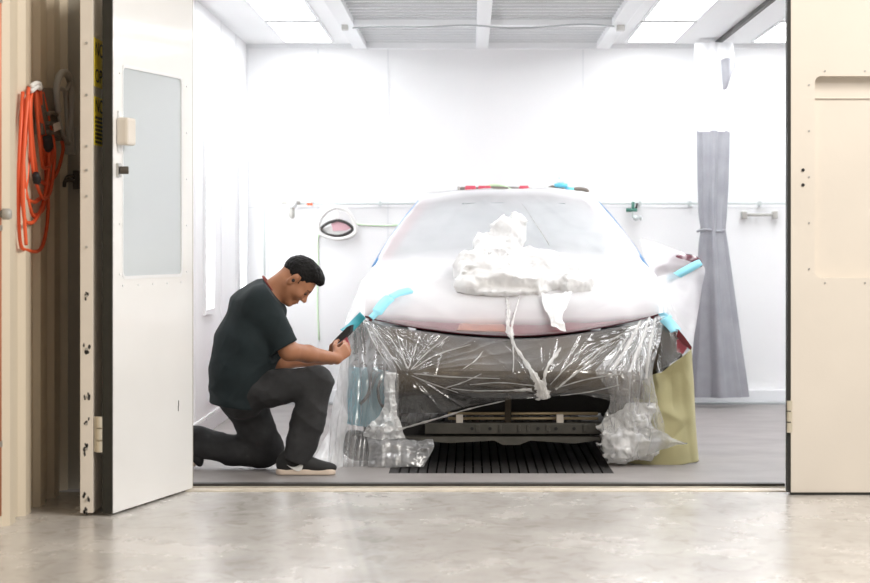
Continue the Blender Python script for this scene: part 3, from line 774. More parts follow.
bm = bmesh.new(); tube(bm, [p+Vector((.0, 0, -.01)), p+Vector((.0, 0, -.05)), p+Vector((.03, 0, -.065)), p+Vector((.055, 0, -.05)), p+Vector((.06, 0, -.075))], .009, 8, 4); cyl(bm, p+Vector((.02, -.02, -.06)), p+Vector((.02, .02, -.06)), .02, 12); obj('elbow', bm, M['pipe'], vl, True)
# oval hoop hanger
p = P(337.5, 224, YP-.03); s_ = (YP-.03)/FPX
hp = empty('hose_hanger', p, 'pale rounded triangular hoop holding a dark rimmed pink pad on the rear wall', 'hanger')
def hoop(pts, r, n=10): 
    bm = bmesh.new(); q = [P(x, y, YP-.03) for x, y in pts]; q = catmull(q+[q[0]], 6); tube(bm, q, r, n); return bm
obj('hoop', hoop([(337, 207), (347, 211), (354, 222), (355.5, 232), (349, 237), (337, 239), (325, 236), (318.5, 230), (320.5, 219), (327, 211)], .016), M['hoop'], hp, True)
obj('rim', hoop([(338, 220), (347, 223), (352.5, 229), (346, 234), (337, 236), (326, 234), (321, 229), (328, 223)], .011), M['darksteel'], hp, True)
bm = bmesh.new(); prism(bm, [P(x, y, YP-.02) for x, y in ((331, 223), (338, 220.5), (346, 222.5), (351, 228), (346, 230.5), (333, 231))], (0, .02, 0)); obj('pad', bm, M['palepink'], hp, lab='pink pad')
bm = bmesh.new(); prism(bm, [P(x, y, YP-.01) for x, y in ((322, 229), (331, 226), (340, 231), (350, 231), (345, 234), (337, 236), (326, 234))], (0, .02, 0)); obj('tray', bm, M['paper_white'], hp)
bm = bmesh.new(); prism(bm, [P(x, y, YP-.036) for x, y in ((335.5, 208), (338.5, 208), (339, 219), (335, 219))], (0, .02, 0)); obj('strap', bm, M['hoop'], hp)
# hoses on the rear wall
tag(tubeo('air_hose', [P(x, y, YB-.007) for x, y in ((319, 340), (317.5, 300), (318, 260), (318, 238), (322, 233))], .006, M['green'], sm=6), 'pale green hose hanging down the rear wall behind the person', 'hose', 'green hoses on the rear wall')
tag(tubeo('air_hose', [P(x, y, YB-.007) for x, y in ((356, 224), (366, 225), (385, 225.5), (420, 225), (500, 226))], .0055, M['green'], sm=6), 'pale green hose running level from the hoop behind the car', 'hose', 'green hoses on the rear wall')
# grab bar
p0, p1 = P(743.5, 215, YB), P(774, 215, YB)
gb = empty('grab_bar', p0, 'short grey bar on two brackets low on rear wall right of curtain', 'bar')
bm = bmesh.new(); cyl(bm, (p0.x, YB-.06, p0.z), (p1.x, YB-.06, p1.z), .011, 10); obj('bar', bm, M['handlegrey'], gb, True)
for q in (p0, p1):
    bm = bmesh.new(); box(bm, q.x-.02, q.x+.02, YB-.075, YB, q.z-.028, q.z+.028, bev=.005); obj('bracket', bm, M['steel'], gb)
# floor grate
gr = empty('floor_grate', (.16, 14, 0), 'dark steel floor grate under the car', 'grate')
bm = bmesh.new()
for k in range(24):
    x = GX0+.03+k*(GX1-GX0-.06)/23; box(bm, x-.0195, x+.0195, GY0+.03, GY1-.03, -.035, -.004)
obj('bars', bm, M['grate'], gr)
bm = bmesh.new(); box(bm, GX0, GX0+.028, GY0, GY1, -.04, -.003); box(bm, GX1-.028, GX1, GY0, GY1, -.04, -.003); box(bm, GX0+.028, GX1-.028, GY0, GY0+.028, -.04, -.003); box(bm, GX0+.028, GX1-.028, GY1-.028, GY1, -.04, -.003)
for y in np.arange(13.1, 16.9, .9): box(bm, GX0+.028, GX1-.028, y-.015, y+.015, -.06, -.036)
obj('frame', bm, M['grate'], gr)
# ================================================================== THE CAR
XC = .235
# control rows of the upper surface from the hood lip over the windscreen to the tail: (px row for the lip) then (Y mid, Y edge, half width, z mid, z edge)
US = [-1, -.82, -.55, -.28, 0, .28, .55, .82, 1]
LIP = [P(*q) for q in ((362, 318, 13.12), (380, 322.5, 13.07), (414, 329, 13.02), (460, 335, 12.99), (512, 338, 12.98), (562, 335, 12.99), (608, 328, 13.02), (645, 320, 13.07), (665, 315, 13.12))]
TOP = [(13.22, 13.32, .835, .79, .845), (13.5, 13.55, .84, .90, .91), (13.78, 13.82, .82, .99, .985), (14.0, 14.06, .79, 1.055, 1.045),
       (14.2, 14.26, .735, 1.17, 1.15), (14.4, 14.45, .67, 1.285, 1.255), (14.6, 14.65, .60, 1.395, 1.36), (14.8, 14.84, .535, 1.485, 1.445), (15.0, 15.0, .54, 1.505, 1.465), (15.5, 15.5, .56, 1.515, 1.47), (16.2, 16.2, .56, 1.48, 1.43), (16.7, 16.7, .52, 1.38, 1.32), (17.05, 17.05, .60, 1.05, 1.02)]
def toprow(t): 
    Ym, Ye, hw, zm, ze = t
    return [Vector((XC+u*hw, Ym+(Ye-Ym)*abs(u)**2, zm+(ze-zm)*abs(u)**2.6)) for u in US]
ROWS = [LIP]+[toprow(t) for t in TOP]
def down(rows, dz, dy=0, w=1.0): return [[Vector((XC+(p.x-XC)*w, p.y+dy, p.z-dz)) for p in r] for r in rows]
car = empty('car', (XC, 15.0, 0), 'dark red car without front bumper, wrapped in clear plastic for painting', 'car')
HR = down(ROWS[:5], .028, .02, .985); HR[0] = [p+Vector((0, .10, .036)) for p in HR[0]]
G = sheet_pts(HR, 60, 40); grid_obj('hood', G, M['hoodpaint'], car, .02, lab='hood in red primer')
G = sheet_pts(down(ROWS[4:9], .03, .03, .94), 50, 40); grid_obj('windscreen', G, M['darkglass'], car, .01)
G = sheet_pts(down(ROWS[8:14], .028, .02, .98), 50, 50); grid_obj('roof', G, M['maroon'], car, .02)
for sgn in (-1, 1):
    pts = [r[8 if sgn > 0 else 0]+Vector((-.012*sgn, .03, -.035)) for r in ROWS[4:10]]
    bm = bmesh.new(); tube(bm, pts, .034, 10, 5); obj('windscreen_pillar', bm, M['pink'], car, True)
    # flank: fender, doors and quarter in one painted panel
    rows = []
    for Y, zt, hw, zb_ in ((13.22, .80, .80, .50), (13.5, .86, .845, .52), (14.0, .98, .85, .50), (14.3, 1.0, .86, .2), (15.5, 1.0, .87, .2), (16.4, 1.0, .86, .3), (17.05, .98, .74, .35)):
        rows.append([Vector((XC+sgn*(hw-.06), Y, zt)), Vector((XC+sgn*(hw-.01), Y, zt-.06)), Vector((XC+sgn*(hw+.005), Y, (zt+zb_)/2)), Vector((XC+sgn*(hw-.01), Y, zb_+.06)), Vector((XC+sgn*(hw-.05), Y, zb_))])
    grid_obj('side_panel', sheet_pts(rows, 20, 50), M['maroon'], car, .01)
    # glass of the side windows
    rows = []
    for Y, x0, z0, x1, z1 in ((14.15, .80, 1.0, .76, 1.06), (14.5, .80, 1.0, .655, 1.24), (14.85, .80, 1.0, .55, 1.42), (15.5, .80, 1.0, .565, 1.44), (16.2, .79, 1.0, .56, 1.40), (16.7, .76, 1.0, .52, 1.28)):
        rows.append([Vector((XC+sgn*x0, Y, z0-.02)), Vector((XC+sgn*(x0*.45+x1*.55+.02), Y, (z0+z1)/2)), Vector((XC+sgn*x1, Y, z1))])
    grid_obj('side_window', sheet_pts(rows, 8, 40), M['darkglass'], car, .008)
    # wheels
    for Y in (13.83, 16.2):
        xw = XC+sgn*.74
        bm = bmesh.new(); prof_ = [(-.1, .20), (-.1, .27), (-.085, .3), (-.06, .312), (.06, .312), (.085, .3), (.1, .27), (.1, .20)]
        rings = []
        for k in range(36):
            a = 2*PI*k/36; rings.append([bm.verts.new((xw+px_, Y+r_*math.cos(a), .312+r_*math.sin(a))) for px_, r_ in prof_])
        for k in range(36):
            A_, B_ = rings[k], rings[(k+1) % 36]
            for i in range(len(prof_)): bm.faces.new((A_[i], A_[(i+1) % len(prof_)], B_[(i+1) % len(prof_)], B_[i]))
        ty = obj('tyre', bm, M['rubber'], car, True)
        bm = bmesh.new()
        for k in range(5):
            a = 2*PI*k/5; tube(bm, [(xw+sgn*.07, Y, .312), (xw+sgn*.06, Y+.2*math.cos(a), .312+.2*math.sin(a))], [.035, .028], 8)
        cyl(bm, (xw-.05, Y, .312), (xw+sgn*.085, Y, .312), .05, 16); obj('rim', bm, M['steel'], ty, True)
# tail and underbody
bm = bmesh.new(); box(bm, XC-.72, XC+.72, 13.6, 17.0, .22, .30); box(bm, XC-.62, XC+.62, 16.98, 17.06, .35, 1.0, bev=.03); obj('underbody', bm, M['black'], car)
# dark front end behind the film
FR = [LIP,
      [P(*q) for q in ((374, 345, 12.95), (394, 347, 12.92), (424, 350, 12.88), (464, 353, 12.85), (512, 354, 12.84), (560, 353, 12.85), (604, 350, 12.88), (636, 347, 12.92), (658, 343, 12.97))],
      [P(*q) for q in ((395, 371, 12.76), (412, 371, 12.75), (437, 371, 12.73), (472, 371, 12.71), (512, 371, 12.70), (552, 371, 12.71), (592, 371, 12.73), (622, 371, 12.75), (642, 372, 12.78))],
      [P(*q) for q in ((396, 388, 12.775), (412, 386, 12.765), (437, 385, 12.745), (472, 384, 12.73), (512, 384, 12.72), (550, 384, 12.73), (590, 384, 12.745), (622, 386, 12.765), (645, 390, 12.79))],
      [P(*q) for q in ((397, 433, 12.80), (420, 421, 12.79), (447, 412, 12.77), (478, 404, 12.755), (511, 399, 12.74), (545, 397, 12.74), (578, 394, 12.75), (610, 401, 12.77), (642, 421, 12.79))]]
fb = [[p+Vector((0, .045+.02*(i == 0), -.012)) for p in r] for i, r in enumerate(FR[:4])]
fb.append([p+Vector((0, .06, -.035)) for p in fb[-1]])
fb[0] = [p+Vector((0, .02, -.01)) for p in fb[0]]
grid_obj('front_panel', sheet_pts(fb, 60, 40, .5), M['bumper'], car, .02, lab='dark brown black front panel under the film')
bm = bmesh.new(); box(bm, XC-.80, XC+.80, 13.22, 13.30, .25, .70); obj('radiator', bm, M['radiator'], car)
bm = bmesh.new()
bm.free()
for sgn in (-1, 1):
    bm = bmesh.new(); box(bm, XC+sgn*.80-.06, XC+sgn*.80+.06, 13.15, 13.21, .35, .74, bev=.02); obj('headlamp_housing', bm, M['bumper'], car)
zc = lambda py, Y: CH-(py-VY)*Y/FPX
bm = bmesh.new()
for py in (413.5, 418.5): 
    cyl(bm, P(448, py, 13.0), P(598, py, 13.0), .0085, 10)
obj('cooler_tube', bm, M['brass'], car, True, 'dull brass cooler tubes')
for px in (459.5, 560):
    bm = bmesh.new(); p = P(px, 419, 12.96); box(bm, p.x-.019, p.x+.019, 12.95, 13.01, p.z-.026, p.z+.024, bev=.004); obj('clip', bm, M['cream_edge'], car, lab='cream clip')
bm = bmesh.new(); p = P(508, 0, 12.98); box(bm, p.x-.018, p.x+.018, 12.965, 13.0, zc(432, 12.98), zc(396, 12.98), bev=.006); obj('centre_strut', bm, M['bumper'], car)
bm = bmesh.new(); p0, p1 = P(425, 423, 12.94), P(602, 434, 12.94); box(bm, p0.x, p1.x, 12.93, 13.05, p1.z, p0.z, bev=.006)
for px, w in ((478, 4), (500, 3), (519, 3), (528, 3), (548, 4), (585, 4)):
    q = P(px, 428, 12.93); box(bm, q.x-w*.0027, q.x+w*.0027, 12.918, 12.932, q.z-.018, q.z+.018, bev=.003)
xm = obj('crossmember', bm, M['xmember'], car)
for px in (472, 490, 538, 556, 574):
    bm = bmesh.new(); q = P(px, 428.5, 12.93); cyl(bm, (q.x, 12.921, q.z), (q.x, 12.931, q.z), .009, 12); obj('hole', bm, M['black'], xm)
bm = bmesh.new(); pts = [(402, 437), (600, 437), (600, 440), (575, 443.5), (530, 440.5), (519, 445), (503, 445), (494, 440.5), (450, 443), (420, 441)]
prism(bm, [P(x, y, 12.88) for x, y in pts], (0, .12, 0)); obj('lower_lip', bm, M['xmember'], car)
bm = bmesh.new(); box(bm, XC-.66, XC+.55, 13.05, 13.2, .14, .20); obj('splash_guard', bm, M['radiator'], car)
G = sheet_pts([[P(*q) for q in ((470, 318.5, 13.17), (482, 317, 13.18), (495, 319, 13.17))], [P(*q) for q in ((460, 325, 13.08), (482, 324, 13.09), (504, 326, 13.08))], [P(*q) for q in ((456, 330.5, 13.03), (482, 331.5, 13.04), (508, 332, 13.03))]], 16, 12)
grid_obj('primer_patch', G, M['primer'], car, .004, lab='rust red primer patch')
for rows_ in ([((346, 330, 13.2), (358, 322, 13.2), (368, 321, 13.18), (384, 326, 13.14)), ((345, 348, 13.2), (360, 348, 13.16), (374, 348, 13.1), (390, 350, 13.0)), ((346, 368, 13.2), (362, 368, 13.16), (378, 369, 13.08), (400, 371, 12.9))],
              [((640, 325, 13.14), (656, 320, 13.16), (668, 322, 13.18), (677, 330, 13.18)), ((640, 348, 13.05), (656, 346, 13.08), (668, 345, 13.12), (680, 345, 13.18)), ((638, 372, 12.95), (652, 372, 13.0), (666, 366, 13.06), (682, 357, 13.14))]):
    grid_obj('fender_liner', sheet_pts([[P(*q) for q in r] for r in rows_], 14, 14), M['bumper'], car, .008, lab='dark headlamp recess')
# flared edges of the fenders the tape ends on
bm = bmesh.new(); prism(bm, [P(*q, 12.80) for q in ((332.5, 342), (336, 338), (347, 327), (351, 325), (350, 333), (339, 342.5), (333.5, 345))], (.01, .09, .0)); obj('fender_edge', bm, M['rubber'], car, lab='dark fender edge')
bm = bmesh.new(); prism(bm, [P(*q, 12.9) for q in ((678, 329), (684, 336), (692, 347), (691, 350), (683, 344), (677, 337))], (-.01, .09, .0)); obj('fender_edge', bm, M['maroon'], car, lab='dark red fender edge')
bm = bmesh.new(); prism(bm, [P(*q, 12.86) for q in ((340, 337), (346, 335), (350, 345), (348, 353), (342, 352))], (.0, .03, .0)); obj('fender_tab', bm, M['pink'], car, lab='pink red fender tab')
bm = bmesh.new(); prism(bm, [P(*q, 12.94) for q in ((677, 340), (684, 340), (687, 348), (683, 354), (677, 352))], (.0, .03, .0)); obj('fender_tab', bm, M['pink'], car, lab='pink red fender tab')
# door mirror
s = SDF((1.1, 14.0, .9), (1.5, 14.6, 1.2), .008)
c_ = P(685, 264, 14.27); s.ell(c_, (.105, .055, .062)); s.cone((1.08, 14.35, 1.0), c_, .03, .03)
s.mesh('side_mirror', mat('side mirror paint', (.11, .025, .04), .25, coat=.5), car)
# wiring loom hanging behind the film
bm = bmesh.new(); tube(bm, [P(x, y, 13.06) for x, y in ((366, 340), (369, 352), (370.5, 370), (370, 388), (366, 398), (360, 404))], .009, 8, 6)
tube(bm, [P(x, y, 13.02) for x, y in ((381, 380), (378, 390), (380, 402), (384, 408))], .008, 8, 6); obj('wiring', bm, M['rubber'], car, True)

# ================================================================== MASKING MATERIALS
# white milky sheet over hood, windscreen and roof
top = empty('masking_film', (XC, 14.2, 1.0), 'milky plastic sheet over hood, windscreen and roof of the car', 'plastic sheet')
rows = []
EDGE = [(345, 327, 13.12)]+[None]*0
def edge(i, sgn):
    if i == 0: return P(345, 328, 13.12) if sgn < 0 else P(672, 322, 13.14)
    Ym, Ye, hw, zm, ze = TOP[i-1]; f = max(0, 1-(i-1)/3.5)
    return Vector((XC+sgn*(hw+.015+.06*f), Ye+.01, ze-.04-.05*f))
for i, r in enumerate(ROWS[:13]):
    n = Vector((0, -.012, .012)); rr_ = [p+n for p in r]
    rows.append([edge(i, -1)]+rr_+[edge(i, 1)])
G = sheet_pts(rows, 150, 190)
x, y, z = G[..., 0], G[..., 1], G[..., 2]
D = .010*np.maximum(0, vnoise(x*4, y*3, z*3))+.007*ridge(x*3+y*2.2, y*1.2-x*1.2, z*0)*(.5+.5*vnoise(x*2, y*2, z+4))+.004*vnoise(x*11, y*5, z*5)
D += .006*ridge((x-y*.8)*3.4, (x+y)*.9, z*0+7)
b_ = np.minimum(1, np.arange(190)/6.)[:, None]
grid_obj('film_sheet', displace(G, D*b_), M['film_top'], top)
G2 = sheet_pts([[P(361, 313, 13.08), P(346, 328, 13.06), P(343.5, 332, 12.98)], [P(364, 319, 13.07), P(350, 333.5, 13.05), P(347, 336, 12.97)]], 14, 4, 1)
def tape(name, pts, m, w=None, parent=top, nrm=(0, -1, .4), lab=None, wid=.022):
    q = catmull(pts, 6); G = np.zeros((len(q), 2, 3)); nrm = Vector(nrm)
    for i, p in enumerate(q):
        t = q[min(i+1, len(q)-1)]-q[max(i-1, 0)]; sd = t.cross(nrm).normalized()*wid
        if w: sd *= w[min(int(i/6), len(w)-1)]
        G[i, 0] = p-sd; G[i, 1] = p+sd
    return grid_obj(name, G, m, parent, .0015, lab=lab)
lt_ = 'strip of turquoise masking tape'
tape('masking_tape', [P(363, 315, 13.06), P(357, 321, 13.06), P(350, 328, 13.02), P(344, 332, 12.95)], M['tape'], lab=lt_, wid=.025)
tape('masking_tape', [P(371, 318, 13.03), P(377, 312, 13.06), P(384, 303, 13.12), P(391, 297, 13.2)], M['tape_pale'], [.6, 1, 1, .5], lab='strip of pale blue masking tape', wid=.030)
tape('masking_tape', [P(391, 297, 13.2), P(400, 293, 13.28), P(412, 290, 13.38)], M['tape_pale'], [.9, 1, .6], lab='strip of pale blue masking tape', wid=.022)
for sgn in (-1, 1):
    pts = [r[8 if sgn > 0 else 0]+Vector((sgn*.012, -.022, .0)) for r in ROWS[4:9]]
    tape('trim_tape', pts, M['tape_dark'], lab='blue tape along the windscreen edge', wid=.011, nrm=(sgn*.5, -1, .4))
tape('masking_tape', [P(653, 297, 13.55), P(660, 308, 13.3), P(667, 318, 13.1)], M['tape_pale'], lab='strip of pale blue masking tape', wid=.03)
tape('masking_tape', [P(664, 318, 13.06), P(671, 325, 13.02), P(676, 331, 12.95)], M['tape_pale'], lab='strip of pale blue masking tape', wid=.03)
# film over the door mirror
mf = empty('masking_film', P(680, 290, 14.1), 'milky plastic sheet over the door mirror, held by pale blue tape', 'plastic sheet')
rows = [[P(*q) for q in ((652, 256, 14.5), (672, 258, 14.5), (690, 262, 14.48), (701, 268, 14.46))],
        [P(*q) for q in ((641, 239, 14.4), (660, 244, 14.38), (690, 255, 14.36), (704, 266, 14.36))],
        [P(*q) for q in ((645, 258, 14.15), (665, 262, 14.16), (690, 266, 14.16), (705, 273, 14.2))],
        [P(*q) for q in ((650, 277, 13.95), (668, 280, 14.02), (690, 284, 14.05), (702, 288, 14.1))],
        [P(*q) for q in ((657, 296, 13.75), (671, 300, 13.82), (688, 305, 13.88), (699, 308, 13.95))],
        [P(*q) for q in ((666, 313, 13.5), (676, 318, 13.58), (687, 325, 13.66), (696, 326, 13.72))],
        [P(*q) for q in ((676, 330, 13.3), (683, 336, 13.36), (690, 343, 13.42), (693, 346, 13.46))]]
G = sheet_pts(rows, 50, 70); x, y, z = G[..., 0], G[..., 1], G[..., 2]
grid_obj('film_sheet', displace(G, .005*ridge(x*7, z*2.5, y)+.003*vnoise(x*14, y*8, z*10)), M['film_mirror'], mf)
tape('masking_tape', [P(666, 281, 14.10), P(680, 273.5, 14.08), P(701, 262, 14.1)], M['tape_pale'], [1, 1.1, .9], mf, lab='strip of pale blue masking tape', wid=.022)

# clear film over the front
ff = empty('masking_film', (XC, 12.75, .4), 'clear wrinkled plastic sheet over the car front, hanging to the floor at both corners', 'plastic sheet')
def pix(G): 
    return VX+G[..., 0]*FPX/G[..., 1], VY+(CH-G[..., 2])*FPX/G[..., 1]
def fan(px, py, cx, cy, k, r0, r1, seed):
    dx, dy = px-cx, py-cy; r = np.hypot(dx, dy)+1; th = np.arctan2(dy, dx)
    return ridge(th*k+seed, r*.004+seed, seed+0*r)*np.clip((r-3)/r0, 0, 1)*np.exp(-(r/r1)**2)
fr = [[p+Vector((0, -.004, -.004)) for p in FR[0]]]+FR[1:]
G = sheet_pts(fr, 260, 150, .55); px, py = pix(G); x, y, z = G[..., 0], G[..., 1], G[..., 2]
D = .016*fan(px, py, 408, 372, 8, 16, 80, 1.)+.016*fan(px, py, 545, 398, 7., 18, 85, 5.)+.016*fan(px, py, 640, 330, 10, 18, 100, 9.)+.014*fan(px, py, 372, 322, 11, 18, 90, 3.)
D += .010*ridge((x*.5+z)*9, (x-z)*2, 0*x+3)*(vnoise(x*3, z*3, 0*x+2) > -.1)+.003*vnoise(x*20, z*20, y)+.006*vnoise(x*5, z*7, y*0)
vv_ = np.linspace(0, 4, 150)[:, None]; D *= np.clip(vv_/.25, 0, 1)*(1-.55*np.exp(-((vv_-2)/.16)**2))
grid_obj('film_sheet', displace(G, -np.abs(D)*1.0 if displace(G, D*0+.01)[75, 130, 1] > G[75, 130, 1] else np.abs(D)), M['film_front'], ff)
def fsheet(name, rows, m, nu, nv, fn, lin=0, par=ff, lab=None):
    G = sheet_pts([[P(*q) for q in r] for r in rows], nu, nv, lin); px, py = pix(G)
    return grid_obj(name, displace(G, fn(px, py, G[..., 0], G[..., 1], G[..., 2])), m, par, lab=lab)
vert = lambda px, py, x, y, z: .014*ridge(x*15+z*1.5, z*2.0, 0*x)+.009*ridge(x*33-z*2, z*3., 0*x+5)+.003*vnoise(x*30, y*20, z*18)
fsheet('corner_drape', [
    ((346, 326, 13.1), (352, 323, 13.1), (358, 320, 13.1), (364, 319, 13.1), (374, 323, 13.05)),
    ((343, 348, 13.1), (353, 350, 13.02), (365, 350, 12.97), (378, 348, 12.94), (387, 350, 12.88)),
    ((339, 372, 13.02), (352, 374, 12.9), (368, 374, 12.84), (384, 372, 12.8), (397, 373, 12.75)),
    ((334, 405, 13.0), (348, 408, 12.86), (366, 408, 12.8), (382, 406, 12.78), (398, 410, 12.76)),
    ((327, 440, 12.86), (344, 442, 12.78), (362, 440, 12.76), (382, 436, 12.76), (404, 434, 12.76)),
    ((317, 464, 12.71), (335, 466.5, 12.68), (360, 466, 12.69), (390, 465, 12.70), (424, 463, 12.72))], M['film_side'], 120, 140, vert, lab='film drape at the left corner')
fsheet('outer_drape', [
    ((342, 352, 13.0), (345, 352, 12.95), (349, 353, 12.9)), ((336, 380, 12.98), (341, 382, 12.9), (347, 382, 12.84)), ((330, 412, 12.94), (337, 414, 12.84), (345, 414, 12.78)),
    ((321, 445, 12.84), (331, 447, 12.76), (343, 446, 12.72)), ((311, 462, 12.72), (326, 466, 12.66), (343, 467, 12.65))], M['film_crumple'], 40, 80, vert)
crum = lambda a, s_: (lambda px, py, x, y, z: a*crumple(x, y, z, s_))
fsheet('crumpled_fold', [
    ((383, 371, 12.74), (389, 372, 12.72), (396, 373, 12.72)), ((383, 395, 12.74), (389, 396, 12.71), (396, 392, 12.73)), ((380, 412, 12.74), (390, 414, 12.69), (400, 412, 12.73)),
    ((366, 424, 12.74), (384, 428, 12.67), (404, 428, 12.73)), ((362, 436, 12.74), (382, 440, 12.67), (407, 438, 12.73))], M['film_crumple'], 60, 110, crum(.05, 14), lab='crumpled white fold')
fsheet('floor_flap', [
    ((366, 436, 12.74), (388, 438, 12.70), (412, 439, 12.70), (433, 438, 12.72)), ((368, 448, 12.70), (390, 449, 12.64), (414, 448, 12.64), (434, 447, 12.66)), ((366, 466, 12.66), (392, 467, 12.60), (412, 466, 12.60), (424, 467, 12.62))],
    M['film_dark'], 80, 50, crum(.035, 11), lab='grey flap lying on the floor')
# right corner
fsheet('corner_drape', [
    ((628, 326, 13.02), (640, 321, 13.06), (650, 318, 13.09), (658, 317, 13.11), (664, 316, 13.11)),
    ((612, 352, 12.86), (630, 350, 12.88), (643, 348, 12.92), (652, 346, 12.95), (660, 346, 12.98)),
    ((596, 371, 12.72), (616, 373, 12.73), (634, 374, 12.76), (646, 372, 12.8), (655, 374, 12.86)),
    ((610, 398, 12.75), (624, 402, 12.73), (640, 404, 12.75), (650, 402, 12.78), (660, 400, 12.83)),
    ((600, 425, 12.76), (616, 428, 12.72), (634, 428, 12.71), (652, 428, 12.74), (666, 424, 12.80)),
    ((603, 455, 12.76), (618, 460, 12.69), (634, 461, 12.69), (650, 454, 12.73), (668, 446, 12.80))], M['film_side'], 110, 140,
    lambda px, py, x, y, z: vert(px, py, x, y, z)+.03*crumple(x, y, z, 13)*np.clip((py-385)/40, 0, 1), lab='film drape at the right corner')
fsheet('side_film', [((661, 318, 13.1), (668, 320, 13.08), (676, 328, 13.0)), ((659, 345, 13.0), (669, 346, 12.98), (679, 345, 12.95)), ((656, 374, 12.88), (668, 366, 12.86), (681, 355, 12.86))], M['film_front'], 30, 40, lambda px, py, x, y, z: .02*ridge(x*22, z*3, 0*x))
s = SDF(np.array(P(628, 440, 12.8))-(.25, .2, .2), np.array(P(628, 440, 12.8))+(.25, .2, .2), .008)
for px, py, Y, r in ((620, 444, 12.76, (.105, .075, .095)), (642, 446, 12.8, (.09, .07, .075)), (632, 425, 12.82, (.11, .07, .08)), (612, 430, 12.82, (.07, .06, .07)), (640, 410, 12.82, (.075, .05, .06))): s.ell(P(px, py, Y), r)
s.warp(lambda x, y, z: .075*crumple(x, y, z, 13)+.03*crumple(x+3, y, z, 26)-.036); s.cut((0, 0, .004), (0, 0, -1))
s.mesh('crumpled_fold', M['film_crumple'], ff, 0, 'crumpled white wad of film')
fsheet('floor_flap', [((652, 428, 12.74), (662, 431, 12.72), (676, 438, 12.74), (687, 443, 12.76)), ((650, 440, 12.72), (662, 441, 12.69), (676, 442, 12.72), (688, 444, 12.76)), ((646, 456, 12.72), (660, 451, 12.70), (674, 447, 12.73), (687, 445, 12.77))], M['film_dark'], 40, 24, crum(.02, 12), lab='pointed grey flap')
# twisted strands
def strand(pts, w, m=None, par=ff, nm='film_strand'):
    q = catmull([P(*p) for p in pts], 10); n = 9; G = np.zeros((len(q), n, 3))
    for i, p in enumerate(q):
        k = min(i/10, len(w)-1); a = int(k); f = k-a; wi = (w[a]*(1-f)+w[min(a+1, len(w)-1)]*f)*.0053*(1+.25*math.sin(i*.9+pts[0][0])+.2*math.sin(i*2.3))
        t = (q[min(i+1, len(q)-1)]-q[max(i-1, 0)]).normalized(); sd = t.cross(Vector((0, -1, .2))).normalized(); nn = sd.cross(t)
        if nn.y > 0: nn = -nn
        for j in range(n):
            u = 2*j/(n-1)-1; G[i, j] = p+sd*(u*wi)+nn*(.012*(1-u*u)+.012*abs(math.sin(j*2.1+i*.17)))
    return grid_obj(nm, G, m or M['film_strand'], par)
strand([(543, 398, 12.70), (541, 388, 12.68), (534, 376, 12.69), (524, 360, 12.80), (514, 345, 12.90), (511, 336, 12.95)], [7, 6, 3, 1.8, 1.4, 2.2])
strand([(546, 398, 12.70), (544, 382, 12.68), (547, 368, 12.70), (555, 356, 12.80), (560, 349, 12.84)], [4, 2, 1.2, 2.2, .8])
strand([(556, 390, 12.69), (570, 378, 12.69), (590, 362, 12.78), (606, 345, 12.87)], [.6, 1., .8, .4])
strand([(532, 390, 12.69), (505, 391, 12.70), (475, 391, 12.71), (452, 389, 12.73)], [1.6, .6, .5, .3])
strand([(513, 345, 12.9), (513.5, 360, 12.8), (513, 375, 12.69)], [.7, .6, .5])
strand([(398, 430, 12.75), (440, 418, 12.74), (470, 409, 12.73), (505, 401, 12.72)], [1.2, .9, .7, .4])
for a in (((640, 322, 13.0), (628, 345, 12.85), (612, 371, 12.7)), ((649, 319, 13.02), (640, 345, 12.86), (629, 374, 12.71)), ((655, 320, 13.03), (649, 350, 12.85), (646, 380, 12.75))): strand(a, [1., 1.8, 1.4])
for a in ([(410, 371, 12.74), (428, 352, 12.86), (447, 338, 12.97)], [(412, 370, 12.74), (437, 355, 12.85), (470, 345, 12.9)], [(408, 370, 12.74), (415, 350, 12.88), (420, 334, 13.0)], [(409, 371, 12.73), (398, 350, 12.92), (386, 332, 13.03)],
          [(407, 371, 12.73), (402, 352, 12.9), (396, 330, 13.03)], [(414, 374, 12.72), (450, 377, 12.70), (500, 379, 12.69)], [(412, 376, 12.73), (432, 384, 12.72), (458, 393, 12.72)], [(446, 388, 12.71), (462, 383, 12.70), (482, 374, 12.69)],
          [(550, 385, 12.69), (566, 368, 12.72), (588, 346, 12.88)], [(555, 389, 12.69), (585, 380, 12.71), (620, 374, 12.72)], [(640, 326, 13.0), (612, 340, 12.9), (575, 370, 12.7)], [(534, 386, 12.69), (500, 383, 12.69), (470, 385, 12.70)],
          [(482, 353, 12.82), (475, 361, 12.76), (462, 370, 12.69)], [(632, 328, 13.0), (618, 352, 12.82), (606, 371, 12.71)], [(646, 324, 13.0), (640, 350, 12.84), (637, 372, 12.73)], [(365, 322, 13.05), (375, 345, 12.92), (392, 371, 12.73)],
          [(368, 322, 13.05), (384, 346, 12.9), (402, 371, 12.73)], [(620, 385, 12.71), (590, 392, 12.72), (560, 396, 12.71)]): strand(a, [.35, .55, .25])
tubeo('film_seam', [P(x, 202.8+.0006*(x-512)**2*.4, 14.62) for x in (462, 490, 512, 540, 565)], .003, M['grey_line'], top, 6, 4)
